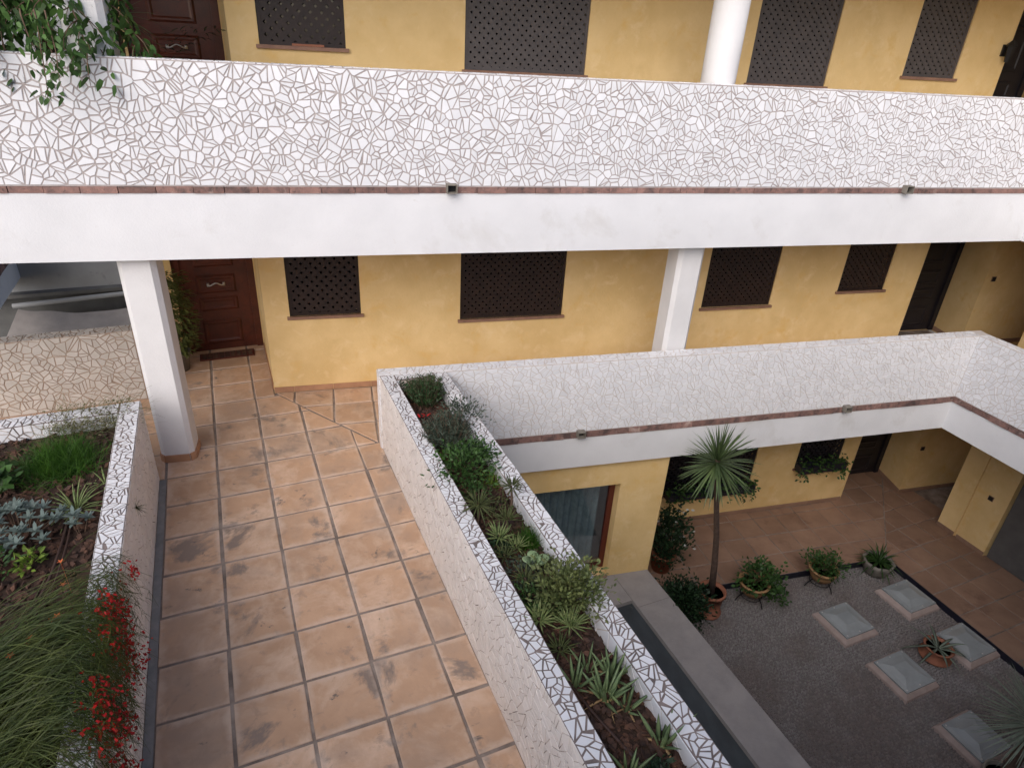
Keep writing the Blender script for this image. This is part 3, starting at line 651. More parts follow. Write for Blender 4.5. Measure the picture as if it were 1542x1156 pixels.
# ================================================================== PLANTS
def rdir(rng, up=.5, spread=1.):
    a = rng.uniform(0, 2 * math.pi); return Vector((math.cos(a) * spread, math.sin(a) * spread, up)).normalized()
def bush_mb(rng, n, rad, h, L, W, flat=.35, clumps=9, stems=True):
    n = int(n * 1.35)
    """leafy mound: stems to clumps, leaves round each clump"""
    lv, st = MB(), MB(); cl = []
    for i in range(clumps):
        a = rng.uniform(0, 6.283); r = rad * math.sqrt(rng.random()) * .85; z = h * (1 - .5 * (r / rad) ** 2) * rng.uniform(.45, .95); c = Vector((math.cos(a) * r, math.sin(a) * r, z)); cl.append(c)
        if stems: st.tube([(0, 0, 0), c * .5 + Vector((0, 0, .03)), c], [.006, .004, .002], 4)
    for i in range(n):
        c = rng.choice(cl); s = rad * .34; p = c + Vector((rng.gauss(0, s), rng.gauss(0, s), rng.gauss(0, s * .7)))
        if p.z < .01: p.z = rng.uniform(.01, .06)
        d = (p - c * .4).normalized() + rdir(rng, .2) * .7; lv.leaf(p, d, rdir(rng, 1.2, .8), L * rng.uniform(.6, 1.2), W * rng.uniform(.7, 1.2), rng.uniform(.1, .6), 2)
    return lv, st
def needles_mb(rng, nst, rad, h, L, W, per=26, grav=.2):
    """upright stems set with narrow leaves (rosemary, lavender)"""
    lv, st = MB(), MB()
    for i in range(nst):
        a = rng.uniform(0, 6.283); r = rad * math.sqrt(rng.random()); b = Vector((math.cos(a) * r * .45, math.sin(a) * r * .45, 0)); t = Vector((math.cos(a) * r, math.sin(a) * r, h * rng.uniform(.6, 1.1) * (1 - .35 * (r / rad) ** 2)))
        st.tube([b, (b + t) / 2 + Vector((0, 0, .02)), t], [.004, .003, .0015], 4, False)
        for k in range(per):
            f = rng.uniform(.15, 1); p = b.lerp(t, f) + Vector((0, 0, .02 * math.sin(f * 3.1))); d = (t - b).normalized() * .7 + rdir(rng, .1)
            lv.leaf(p, d, rdir(rng, 1), L * rng.uniform(.7, 1.2), W, .15, 2)
    return lv, st
def tuft_mb(rng, n, L, W, up=1.0, grav=.9, r0=.03, seg=6, wob=.06, taper=.15):
    m = MB()
    for i in range(n):
        d = rdir(rng, rng.uniform(.25, up * 2), 1); m.strand(Vector((rng.gauss(0, r0), rng.gauss(0, r0), 0)), d, L * rng.uniform(.55, 1.1), W, grav * rng.uniform(.6, 1.3), seg, wob, rng, taper)
    return m
def thing_plant(name, label, cat, loc, parts, group=None, rotz=0):
    t = thing(name, label, cat, loc, group)
    if rotz: t.rotation_euler[2] = rotz
    for pn, mb, m in parts:
        if mb.v: mb.build(pn, m, t)
    return t
def rosette(t, rng, n, L, W, mtl, up=(.3, 1.6), droop=.5, thick=.25, seg=5, part='leaf', z=0, scale=None, r0=.02):
    """fleshy or stiff leaves, each its own part, round a centre"""
    for i in range(n):
        a = i * 2.39996 + rng.uniform(-.2, .2); f = i / max(1, n - 1); e = up[0] + (up[1] - up[0]) * f + rng.uniform(-.12, .12)
        d = Vector((math.cos(a) * math.cos(e), math.sin(a) * math.cos(e), math.sin(e))); side = Vector((-math.sin(a), math.cos(a), 0)); l = L * rng.uniform(.75, 1.1) * (1 - .25 * f); dd = d.copy(); p = Vector((math.cos(a) * r0, math.sin(a) * r0, 0)); vs = []
        for k in range(seg + 1):
            q = k / seg; w = W * .5 * (min(1, .6 + q * 1.4) if q < .3 else (1 - ((q - .3) / .7) ** 1.7)); w = max(w, W * .02); nn = side.cross(dd)
            vs += [p - side * w + nn * (w * thick), p - nn * (w * thick * 1.2), p + side * w + nn * (w * thick), p + nn * (w * thick * .2)]
            dd = (dd + Vector((0, 0, -droop / seg))).normalized(); p = p + dd * (l / seg)
        fs = [(4 * k + j, 4 * k + (j + 1) % 4, 4 * k + 4 + (j + 1) % 4, 4 * k + 4 + j) for k in range(seg) for j in range(4)] + [(0, 1, 2, 3), (4 * seg + 3, 4 * seg + 2, 4 * seg + 1, 4 * seg)]
        MB().add(vs, fs).build(part, mtl, t, Vector((0, 0, z)), smooth=True)
def bark(label, u0, u1, v0, v1, z, n, seed):
    r = random.Random(seed); m = MB()
    for i in range(n):
        p = P2(r.uniform(u0, u1), r.uniform(v0, v1), z + r.uniform(-.006, .022)); s = r.uniform(.014, .042); a = r.uniform(0, 6.28); rot = Matrix.Rotation(a, 3, 'Z') @ Matrix.Rotation(r.gauss(0, .4), 3, 'X') @ Matrix.Rotation(r.gauss(0, .4), 3, 'Y')
        k = r.choice((4, 5)); pts = [(math.cos(6.283 * j / k + r.uniform(-.3, .3)) * s, math.sin(6.283 * j / k + r.uniform(-.3, .3)) * s * r.uniform(.45, .75)) for j in range(k)]; h = r.uniform(.003, .008)
        m.add([p + rot @ Vector((x, y, zz)) for zz in (-h, h) for x, y in pts], [(j, (j + 1) % k, k + (j + 1) % k, k + j) for j in range(k)] + [tuple(range(k, 2 * k)), tuple(range(k - 1, -1, -1))])
    tag(m.build('bark_mulch', 'bark'), label, 'mulch', kind='stuff')
bark('brown bark chips covering the soil of the wide planter', -1.7, -.25, .16, 4.6, .778, 3800, 61)
bark('brown bark chips covering the soil of the narrow planter', 2.392, 2.80, .35, 6.2, .793, 2900, 62)
def hose(label, pts, r=.010):
    m = MB(); P = [Vector(p) for p in pts]; out = []
    for i in range(len(P) - 1):
        a, b, c, d = P[max(i - 1, 0)], P[i], P[i + 1], P[min(i + 2, len(P) - 1)]
        for k in range(8):
            t = k / 8; out.append(.5 * ((2 * b) + (c - a) * t + (2 * a - 5 * b + 4 * c - d) * t * t + (3 * b - a - 3 * c + d) * t ** 3))
    tag(m.tube(out + [P[-1]], r, 8).build('drip_hose', 'hose', smooth=True), label, 'hose', 'drip hoses in the planters')
hose('brown drip hose curving through the bark of the wide planter', [P2(-.50, 1.55, .80), P2(-.50, 1.9, .815), P2(-.55, 2.35, .81), P2(-.72, 2.75, .81), P2(-1.0, 3.1, .80)])
hose('second brown drip hose lying beside the first in the wide planter', [P2(-.47, 1.60, .80), P2(-.465, 1.95, .815), P2(-.50, 2.35, .812), P2(-.60, 2.62, .81), P2(-.82, 2.95, .80)], .007)
hose('thin brown drip hose running the length of the narrow planter', [P2(2.47, 2.7, .81), P2(2.44, 3.3, .815), P2(2.42, 3.9, .815), P2(2.46, 4.35, .82), P2(2.55, 4.75, .82), P2(2.66, 5.3, .82), P2(2.7, 5.9, .81)])

S1 = .775; S2 = .795
rg = random.Random(77)
# --- wide planter
m = tuft_mb(rg, 2200, .30, .0050, 2.0, .9, .12, 6, .13); thing_plant('feathery_fern', 'bright green feathery mound of fine needles in the wide planter', 'fern', P2(-.66, .72, S1), [('foliage', m, 'leaf_fern')])
m = MB(); fl_ = MB()
for i in range(620):
    b = P2(rg.uniform(-.80, -.12), rg.uniform(-.06, .30), S1 + rg.uniform(.03, .14)); m.strand(b, Vector((rg.uniform(-.6, 1), rg.uniform(-.2, 1), rg.uniform(-.1, .6))), rg.uniform(.12, .36), .004, .7, 5, .22, rg)
    for k in range(2): q = b + Vector((rg.gauss(0, .06), rg.gauss(0, .05), rg.uniform(0, .08))); m.leaf(q, rdir(rg, .1), rdir(rg, 1), .03, .009, .2, 2)
t = thing('trailing_plant', 'wispy olive trailing stems lying over the back rim of the wide planter', 'plant'); m.build('foliage', 'leaf_trail', t)
def spider(label, loc, n, L):
    t = thing('spider_plant', label, 'plant', loc, 'spider plants'); rosette(t, rg, n, L, .017, 'leaf_spider', (.25, 1.35), 1.1, .12, 6, r0=.012)
spider('large spider plant with arching striped leaves beside the silver sage', P2(-.46, 1.40, S1), 46, .34)
spider('small spider plant against the inner rim of the wide planter', P2(-.29, 1.08, S1), 12, .24)
def sage(label, loc, rad, n):
    lv = MB(); st = MB()
    for i in range(n):
        a = rg.uniform(0, 6.283); r = rad * math.sqrt(rg.random()); c = Vector((math.cos(a) * r, math.sin(a) * r, .10 + .12 * (1 - r / rad) + rg.uniform(-.03, .03))); st.tube([c * .4 - Vector((0, 0, c.z * .4)), c], [.004, .003], 4)
        for k in range(9):
            aa = k * 2.4; e = .15 + .11 * k; d = Vector((math.cos(aa) * math.cos(e), math.sin(aa) * math.cos(e), math.sin(e))); lv.leaf(c, d, Vector((0, 0, 1)), rg.uniform(.05, .085), .026, .25, 3, .2)
    thing_plant('silver_sage', label, 'plant', loc, [('stems', st, 'wood_stem'), ('foliage', lv, 'leaf_sage')])
sage('broad clump of silver grey sage leaves in the wide planter', P2(-.80, 1.60, S1), .30, 42); sage('single silver sage sprig standing apart near the drip hose', P2(-.40, 1.70, S1), .07, 4)
lv, st = bush_mb(rg, 60, .16, .20, .10, .075, clumps=7); thing_plant('leafy_herb', 'rounded green leaves of a low herb at the far side of the wide planter', 'plant', P2(-1.10, .98, S1), [('stems', st, 'wood_stem'), ('foliage', lv, 'leaf_green')])
lv, st = bush_mb(rg, 70, .08, .12, .05, .022, clumps=6); thing_plant('lime_herb', 'small lime green herb below the silver sage', 'plant', P2(-.66, 1.98, S1), [('stems', st, 'wood_stem'), ('foliage', lv, 'leaf_lime')])
lv, st = bush_mb(rg, 120, .16, .13, .05, .02, clumps=8); thing_plant('leafy_herb', 'dark green low herb between silver sage and bark', 'plant', P2(-.86, 1.95, S1), [('stems', st, 'wood_stem'), ('foliage', lv, 'leaf_green')])
# coral plant: arching rush-like stems thrown over the planter wall, red tubular flowers
def coral(label, roots, n, nfl, seed, over):
    r = random.Random(seed); st, red = MB(), MB(); t = thing('coral_plant', label, 'plant')
    for i in range(n):
        ru, rv = r.choice(roots); b = P2(ru + r.gauss(0, .10), rv + r.gauss(0, .16), S1); side = r.random() < over
        if side:                                  # arch up, cross the rim, hang down the outer face
            q = b - G0; ub, vb = q.dot(UD), q.dot(VD); ve = vb + r.gauss(-.02, .26); ue = r.uniform(-.045, .045); ze = r.uniform(.40, .93) if r.random() < .55 else r.uniform(.88, 1.04); up = r.uniform(.98, 1.16)
            c1 = P2(ub + (-.24 - ub) * r.uniform(.2, .9), vb + r.gauss(0, .18), up + r.uniform(-.12, .14)); c2 = P2(-.06 + r.uniform(-.03, .05), ve, up + .10)
            pts = [((1 - x) ** 3) * b + 3 * x * (1 - x) ** 2 * c1 + 3 * x * x * (1 - x) * c2 + x ** 3 * P2(ue, ve, ze) for x in [k / 10 for k in range(11)]]
            pts = [p + Vector((r.gauss(0, .006), r.gauss(0, .006), r.gauss(0, .006))) for p in pts]; sd_ = (pts[-1] - pts[0]).cross(Vector((r.uniform(-1, 1), r.uniform(-1, 1), 1))).normalized() * .0026
            st.add([x for k, p in enumerate(pts) for x in (p - sd_ * (1 - k * .05), p + sd_ * (1 - k * .05))], [(2 * k, 2 * k + 1, 2 * k + 3, 2 * k + 2) for k in range(10)])
            tip, td = pts[-1], (pts[-1] - pts[-2]).normalized()
        else:
            d = UD * r.uniform(-.6, 1.0) + VD * r.gauss(-.1, .55) + ZD * r.uniform(.45, .9)
            tip, td = st.strand(b, d, r.uniform(.25, .5), .0055, r.uniform(1.4, 2.3), 8, .07, r, .45)
        for k in range(4):
            st.strand(tip - td * r.uniform(.02, .25), td + rdir(r, 0) * .8, r.uniform(.06, .16), .003, .8, 3, .1, r)
        if side and r.random() < nfl * (max(math.exp(-((ve - 2.92) / .13) ** 2), math.exp(-((ve - 3.62) / .16) ** 2), .12)):
            for k in range(r.randint(4, 11)):
                q = tip - td * r.uniform(0, .16) + Vector((r.gauss(0, .018), r.gauss(0, .018), r.gauss(0, .018))); dd = (td * .5 + rdir(r, -.4)).normalized(); a = dd.orthogonal().normalized() * .0045; bb = dd.cross(a); L_ = r.uniform(.014, .026)
                red.add([q + a, q - a * .5 + bb * .87, q - a * .5 - bb * .87, q + dd * L_ + a * 1.7, q + dd * L_ - a * .8 + bb * 1.5, q + dd * L_ - a * .8 - bb * 1.5], [(0, 1, 4, 3), (1, 2, 5, 4), (2, 0, 3, 5), (3, 4, 5)])
    st.build('stems', 'leaf_coral', t); tag(red.build('flowers', 'petal_red', t), kind='stuff'); return t
coral('coral plant with arching green stems and red flowers hanging over the terrace', [(-.6, 2.95), (-.62, 3.3), (-.8, 3.1), (-.5, 3.5), (-.9, 2.9), (-.45, 3.7), (-.7, 3.6), (-.5, 3.1)], 1500, .38, 91, .55)
dl = thing('daylily', 'orange star flowers rising through the coral plant stems', 'flower')
for i in range(8):
    ob = MB(); c = P2(rg.uniform(-.95, -.3), rg.uniform(2.3, 3.5), S1 + rg.uniform(.14, .34)); ob.strand(c - Vector((0, 0, c.z - S1)), (0, 0, 1), c.z - S1, .003, 0, 2, .02, rg)
    for k in range(5): ob.leaf(c, Vector((math.cos(k * 1.257), math.sin(k * 1.257), .6)), (0, 0, 1), .026, .011, .3, 2)
    ob.build('flower', 'petal_orange', dl)
wd_ = MB()
for i in range(40): wd_.strand(P2(-.06, 1.42, .72), UD * rg.uniform(.1, 1) + VD * rg.gauss(0, .5) + ZD * rg.uniform(-.3, .8), rg.uniform(.05, .11), .004, .8, 4, .1, rg)
t = thing('weed', 'tiny grass weed growing from the side of the wide planter', 'plant'); wd_.build('foliage', 'leaf_olive', t)
# --- narrow planter, from the gallery end to the near end
def herb(name, label, cat, u, v, mbs, lm): thing_plant(name, label, cat, P2(u, v, S2), [('stems', mbs[1], 'wood_stem'), ('foliage', mbs[0], lm)])
herb('trailing_herb', 'dark leafy sprig at the gallery corner of the narrow planter', 'plant', 2.42, .42, bush_mb(rg, 160, .13, .15, .035, .016, clumps=8), 'leaf_dark')
herb('rosemary', 'rounded green rosemary bush at the gallery end of the narrow planter', 'shrub', 2.60, .66, needles_mb(rg, 190, .22, .34, .040, .0055, 30), 'leaf_rosemary')
lv = MB()
for k in range(7): lv.leaf((rg.gauss(0, .02), rg.gauss(0, .02), .10), rdir(rg, .7), (0, 0, 1), .05, .02, .3, 3)
st = MB().tube([(0, 0, 0), (0, 0, .10)], .004, 5); thing_plant('red_flower', 'single red flower between the rosemary and the lavender', 'flower', P2(2.47, 1.05, S2), [('stem', st, 'wood_stem'), ('petals', lv, 'petal_red')])
herb('lavender', 'grey green lavender clump filling the narrow planter', 'shrub', 2.56, 1.50, needles_mb(rg, 190, .25, .34, .050, .0065, 26), 'leaf_lavender')
herb('trailing_herb', 'feathery green herb leaning over the outer rim beside the lavender', 'plant', 2.78, 1.22, bush_mb(rg, 520, .21, .27, .038, .013, clumps=16), 'leaf_lavender')
herb('leafy_shrub', 'dense dark green leafy shrub in front of the lavender', 'shrub', 2.56, 1.98, bush_mb(rg, 900, .23, .26, .045, .020, clumps=20), 'leaf_green')
herb('trailing_herb', 'small bright sprig spilling over the terrace rim of the narrow planter', 'plant', 2.38, 1.80, bush_mb(rg, 90, .08, .17, .04, .018, clumps=5), 'leaf_fern')
herb('grey_herb', 'grey downy herb between the dark shrub and lime tuft', 'plant', 2.68, 1.82, bush_mb(rg, 220, .11, .20, .045, .016, clumps=8), 'leaf_lavender')
m = tuft_mb(rg, 60, .17, .012, 1.6, .5, .03, 4, .05); thing_plant('lime_tuft', 'lime green tuft of narrow leaves by the outer rim', 'plant', P2(2.73, 2.17, S2), [('foliage', m, 'leaf_lime')])
m = bush_mb(rg, 200, .13, .10, .04, .014, clumps=10); thing_plant('bronze_herb', 'low reddish bronze herb patch in the narrow planter', 'plant', P2(2.66, 2.42, S2), [('stems', m[1], 'wood_stem'), ('foliage', m[0], 'bark')])
def spiky(label, u, v, n, L, W, ml, up=(.25, 1.35), h=0., droop=.15):
    n = int(n * 1.3); L *= 1.15; h *= 1.25
    t = thing('spiky_succulent', label, 'succulent', P2(u, v, S2), 'spiky succulents in the narrow planter')
    if h: MB().tube([(0, 0, 0), (.01, 0, h * .5), (0, .01, h)], [.012, .010, .008], 6).build('stem', 'wood_stem', t)
    rosette(t, rg, n, L, W, ml, up, droop, .18, 4, z=h)
spiky('grey brown spiky succulent arching over the terrace rim', 2.44, 2.62, 40, .15, .014, 'leaf_olive', (-.5, 1.35), .16, .2)
spiky('tall dry-stemmed spiky succulent near the outer rim', 2.72, 2.62, 34, .11, .012, 'leaf_olive', (-.3, 1.3), .24)
spiky('pale yellow green spiky rosette beside the tall stemmed one', 2.50, 2.92, 30, .12, .015, 'leaf_spider', (.1, 1.4), .08)
spiky('small spiky rosette beside the bright grass tuft', 2.61, 2.80, 28, .11, .013, 'leaf_olive', (.1, 1.4), .12)
spiky('low olive rosette at the foot of the bright grass tuft', 2.60, 3.02, 26, .10, .013, 'leaf_spider', (.1, 1.4), .05)
spiky('faded rosette by the terrace rim behind the pale round succulent', 2.47, 3.10, 24, .10, .013, 'leaf_olive', (.1, 1.3), .06)
spiky('thin rosette next to the pale round succulent', 2.50, 3.40, 22, .11, .012, 'leaf_olive', (.0, 1.3), .09)
m = tuft_mb(rg, 420, .17, .005, 2.2, .35, .05, 4, .05); thing_plant('grass_tuft', 'bright green grassy tuft with tiny white flowers near the outer rim', 'plant', P2(2.72, 2.98, S2), [('foliage', m, 'leaf_fern')])
t = thing('round_leaf_succulent', 'pale green succulent with thick round leaves', 'succulent', P2(2.64, 3.26, S2))
for k in range(6):
    a = k * 1.25 + .3; e = .5 + .12 * k; d = Vector((math.cos(a) * math.cos(e), math.sin(a) * math.cos(e), math.sin(e))); s_ = Vector((-math.sin(a), math.cos(a), 0)); nn = s_.cross(d); r_ = .052 - .004 * k; c = d * (.03 + r_) + Vector((0, 0, .05)); vs = []
    for zz, f in ((-.006, .85), (0, 1), (.006, .85)): vs += [c + d * (math.cos(6.283 * j / 12) * r_ * f) + s_ * (math.sin(6.283 * j / 12) * r_ * f * .92) + nn * (zz + .012 * math.cos(6.283 * j / 6)) for j in range(12)]
    MB().add(vs, [(12 * r + j, 12 * r + (j + 1) % 12, 12 * r + 12 + (j + 1) % 12, 12 * r + 12 + j) for r in range(2) for j in range(12)] + [tuple(range(24, 36)), tuple(range(11, -1, -1))]).build('leaf', 'leaf_pale', t, smooth=True)
MB().tube([(0, 0, 0), (0, 0, .06)], .012, 6).build('stem', 'leaf_pale', t)
for uu, vv, lab in ((2.45, 3.55, 'creeping dark green ground herb by the terrace rim'), (2.58, 3.62, 'creeping green herb at the foot of the round euphorbia')): herb('creeping_herb', lab, 'plant', uu, vv, bush_mb(rg, 170, .10, .07, .03, .013, clumps=9), 'leaf_dark' if uu < 2.5 else 'leaf_green')
lv, st = bush_mb(rg, 1700, .20, .31, .036, .017, clumps=34); thing_plant('euphorbia_shrub', 'large rounded yellow green euphorbia shrub leaning on the outer rim', 'shrub', P2(2.72, 3.62, S2), [('stems', st, 'wood_stem'), ('foliage', lv, 'leaf_euphorbia')])
spiky('pale open rosette against the terrace rim beside the euphorbia', 2.45, 3.74, 32, .13, .016, 'leaf_spider', (.0, 1.35), .07)
spiky('faded upright rosette in front of the euphorbia', 2.60, 3.88, 30, .13, .014, 'leaf_spider', (.2, 1.4), .10)
spiky('small green rosette between the euphorbia and the aloes', 2.48, 3.98, 26, .11, .014, 'leaf_olive', (.0, 1.35), .05)
for uu, vv, lab, ml in ((2.52, 2.30, 'sprawling green herb between the dark shrub and the first rosette', 'leaf_green'), (2.62, 2.55, 'brownish twiggy herb among the spiky rosettes', 'leaf_olive'), (2.44, 2.98, 'dark mat-forming herb by the terrace rim near the grass tuft', 'leaf_dark'), (2.70, 3.22, 'low mat of small leaves behind the pale round succulent', 'leaf_olive'), (2.54, 3.28, 'thin wiry herb beside the pale round succulent', 'leaf_lavender'), (2.46, 3.52, 'small leaved herb creeping along the terrace rim below the euphorbia', 'leaf_green')):
    herb('creeping_herb', lab, 'plant', uu, vv, bush_mb(rg, 190, .12, .10, .034, .013, clumps=11), ml)
def aloe(label, u, v, n, L, W, dry=4):
    t = thing('aloe', label, 'aloe', P2(u, v, S2), 'aloes in the narrow planter'); rosette(t, rg, n, L, W, 'leaf_aloe', (.75, 1.5), .22, .35, 6, r0=.02)
    if dry: rosette(t, rg, dry, L * .8, W * .6, 'leaf_dry', (-.05, .3), .5, .15, 5, 'dry_leaf', z=.02)
aloe('large aloe rosette in the middle of the aloe clump', 2.60, 4.36, 15, .26, .034, 6); aloe('aloe rosette on the outer rim side of the clump', 2.72, 4.24, 13, .23, .030, 3)
aloe('aloe rosette on the terrace side of the clump', 2.47, 4.22, 10, .22, .028, 2); aloe('small aloe pup in front of the clump', 2.68, 4.46, 9, .18, .026, 5); aloe('slim aloe pup behind the clump', 2.60, 4.14, 8, .18, .024, 0)
aloe('solitary upright aloe against the outer rim at the near end', 2.75, 4.72, 9, .24, .036, 3); aloe('young aloe with dark leaves at the very near end', 2.49, 4.80, 10, .16, .026, 2)
herb('creeping_herb', 'low green herb beside the young dark aloe', 'plant', 2.60, 4.93, bush_mb(rg, 140, .10, .08, .04, .014, clumps=8), 'leaf_dark')

# --- doorway plant and the upper gallery greenery
def pot(t, prof, m, name='pot', n=24): return MB().lathe(prof, n).build(name, m, t, smooth=True)
def pot_soil(t, r, z): MB().lathe([(r, z - .02), (r, z)], 20).build('soil', 'soil', t)
t = thing('potted_croton', 'tall variegated shrub in a pot left of the first floor wooden door', 'plant', P2(.13, -2.60, .002)); pot(t, [(.10, 0), (.14, .24), (.155, .24), (.155, .28), (.135, .28), (.13, .25)], 'stone_pot'); pot_soil(t, .13, .25)
lv, st = MB(), MB(); st.tube([(0, 0, .2), (0, .02, .7), (.01, 0, 1.25)], [.02, .015, .008], 6)
for i in range(1500):
    z = rg.uniform(.30, 1.35); a = rg.uniform(0, 6.283); r = rg.uniform(.05, .30) * (1 - .3 * abs(z - .85)); lv.leaf((math.cos(a) * r, math.sin(a) * r, z), Vector((math.cos(a), math.sin(a), rg.uniform(-.5, .5))), (0, 0, 1), rg.uniform(.06, .11), .030, .4, 2)
st.build('stem', 'wood_stem', t); lv.build('foliage', 'leaf_croton', t)
dm = thing('door_mat', 'dark patterned mat in front of the first floor wooden door', 'mat', P2(.72, -2.88, .003)); dm.rotation_euler[2] = A
MB().box(-.36, .36, -.11, .11, 0, .012).build('mat_base', 'frame_red', dm)
for k in range(9): MB().box(-.33 + k * .075, -.27 + k * .075, -.09, .09, .012, .018).build('mat_rib', 'bark', dm)
t = thing('weeping_fig', 'weeping fig tree on the upper gallery drooping over the white parapet', 'tree', (-2.55, .62, F2)); pot(t, [(.17, 0), (.21, .32), (.23, .32), (.23, .37), (.2, .37), (.19, .33)], 'clay_pot'); pot_soil(t, .19, .33)
st, lv = MB(), MB(); st.tube([(0, 0, .3), (.03, -.02, .9), (.0, -.06, 1.5), (.05, -.1, 2.0)], [.045, .038, .03, .018], 8)
r9 = random.Random(19)
def bough(p, d, L, n, grav, rad=.010, wob=.10):
    p = Vector(p); d = Vector(d).normalized(); pts = [p.copy()]
    for i in range(n):
        d = (d + Vector((r9.gauss(0, wob), r9.gauss(0, wob), r9.gauss(0, wob) - grav / n))).normalized(); p = p + d * (L / n); pts.append(p.copy())
    st.tube(pts, [rad * (1 - .8 * i / n) + .0015 for i in range(n + 1)], 5); return pts
def twig_leaves(pts, k, L=.088, W=.042):
    for p in pts[1:]:
        for j in range(k):
            q = p + Vector((r9.gauss(0, .035), r9.gauss(0, .035), r9.gauss(0, .035))); lv.leaf(q, Vector((r9.gauss(0, .6), r9.gauss(0, .6), r9.uniform(-1.2, -.1))), rdir(r9, .8), L * r9.uniform(.7, 1.2), W * r9.uniform(.8, 1.1), .3, 3, .25)
TG = [((.02, -.05, 1.55), (.45, -1.0, .35), .95, 3.4), ((.0, -.05, 1.45), (.15, -1.0, .25), .9, 3.0), ((.02, -.05, 1.6), (-.35, -1.0, .3), .9, 2.9), ((.03, -.08, 1.7), (.9, -.7, .3), .95, 2.6), ((.0, -.05, 1.5), (-.8, -.6, .2), .8, 2.6), ((.02, -.06, 1.8), (.6, -.3, .5), .85, 2.4),
      ((.02, -.06, 1.75), (1, -.1, .4), .9, 2.5), ((0, -.05, 1.7), (-.9, -.2, .4), .8, 2.4), ((.03, -.08, 1.9), (.2, -.8, .6), .9, 2.4), ((.03, -.08, 1.9), (-.3, .7, .6), .8, 2.2), ((.03, -.08, 1.8), (.6, .7, .5), .8, 2.3), ((.03, -.05, 1.55), (1, -.45, .35), 1.15, 1.9), ((.03, -.05, 1.5), (.8, -.8, .4), 1.0, 2.2), ((.03, -.05, 1.5), (-.5, -1, .4), 1.0, 2.2)]
for p, d, L_, g_ in TG:
    main = bough(p, d, L_, 9, g_, .013); twig_leaves(main[3:], 2)
    for q in main[2:]:
        for k in range(2): twig_leaves(bough(q, Vector((r9.gauss(0, 1), r9.gauss(-.2, 1), r9.uniform(-.5, .4))), r9.uniform(.15, .36), 5, 1.6, .004), 2)
for (x, L_) in ((.23, .62), (.30, .46), (.14, .36)):      # sprays hanging down the outer face of the parapet
    tw = bough((x, -.78, 1.30), (.1, -.3, -.6), L_, 9, .9, .005, .06); twig_leaves(tw, 3, .07, .036)
st.build('trunk', 'wood_stem', t, smooth=True); lv.build('crown', 'leaf_ficus', t)
t = thing('dracaena', 'spiky dracaena in a pot behind the weeping fig', 'plant', (-2.0, .75, F2)); pot(t, [(.13, 0), (.17, .28), (.18, .3), (.15, .3), (.15, .27)], 'clay_pot'); pot_soil(t, .15, .27); MB().tube([(0, 0, .2), (0, 0, 1.3)], .025, 7).build('stem', 'wood_stem', t); rosette(t, rg, 40, .45, .022, 'leaf_yucca', (-.5, 1.4), .3, .12, 5, z=1.3)
t = thing('potted_palm', 'dark feathery palm in front of the upper wooden door', 'plant', P2(.25, -2.35, F2)); pot(t, [(.13, 0), (.17, .28), (.18, .3), (.15, .3), (.15, .27)], 'stone_pot'); pot_soil(t, .15, .27)
lv = MB()
for k in range(20):
    a = k * 2.4; d = Vector((math.cos(a), math.sin(a), 2.4)).normalized(); p = Vector((0, 0, .27)); 
    for i in range(12):
        d = (d + Vector((0, 0, -.11))).normalized(); p = p + d * .125; s_ = d.cross(ZD).normalized()
        if i > 3:
            for sg in (-1, 1): lv.leaf(p, d * .6 + s_ * sg, ZD, .24, .016, .5, 3)
lv.build('fronds', 'leaf_dark', t)
lt = thing('wall_lantern', 'small black wall lantern at the end of the upper facade', 'lamp', (8.60, YW, 4.42)); MB().box(-.04, .04, -.03, 0, -.06, .08).build('bracket', 'black_metal', lt); MB().lathe([(.03, -.13), (.055, .05), (.075, .07), (.02, .13)], 6, (0, -.10, 0)).build('lantern', 'black_metal', lt)
fp = thing('clay_tray', 'orange clay tray on the sill of the small upper lattice window', 'tray', (-.42, YW - .01, F2 + .06 + 1.047)); MB().box(-.16, .16, -.02, .008, 0, .02).build('tray', 'clay_pot', fp)

# --- courtyard pots
def tripod(t, r, h):
    for k in range(3):
        a = k * 2.094 + .9; MB().tube([(math.cos(a) * r * .55, math.sin(a) * r * .55, h + .03), (math.cos(a) * r * .9, math.sin(a) * r * .9, h * .55), (math.cos(a) * r * 1.05, math.sin(a) * r * 1.05, .004)], .010, 6).build('stand_leg', 'black_metal', t)
    MB().tube([(math.cos(i * .524) * r * .72, math.sin(i * .524) * r * .72, h * .8) for i in range(13)], .007, 5).build('stand_ring', 'black_metal', t)
t = thing('potted_yucca', 'tall yucca with bare trunk in a terracotta pot at the courtyard edge', 'plant', (4.72, -.36, ZC + .012))
pot(t, [(.195, 0), (.20, .03), (.155, .035), (.185, .37), (.205, .37), (.205, .42), (.18, .42), (.172, .36)], 'clay_pot'); pot_soil(t, .172, .36)
tr = MB(); tr.tube([(0, 0, .3), (-.07, .01, .9), (-.20, -.04, 1.5), (-.38, -.12, 2.1), (-.55, -.20, 2.72), (-.63, -.24, 2.98)], [.05, .046, .04, .036, .034, .03], 9); tr.build('trunk', 'yucca_trunk', t, smooth=True)
hd = []
for i in range(170):
    a = i * 2.39996 + rg.uniform(-.2, .2); f = i / 169; e = -.95 + 2.4 * f + rg.uniform(-.12, .12); d = Vector((math.cos(a) * math.cos(e), math.sin(a) * math.cos(e), math.sin(e))); L_ = rg.uniform(.48, .60) * (1 - .15 * f)
    if d.y > .3: L_ *= max(.45, 1 - (d.y - .3) * .6)
    m = MB(); m.leaf((-.62 + d.x * .03, -.235 + d.y * .03, 2.93 + (f - .5) * .12), d, ZD if abs(d.z) < .9 else XD, L_, .024, rg.uniform(.05, .45), 4, .35, .6); m.build('leaf', 'leaf_yucca', t)
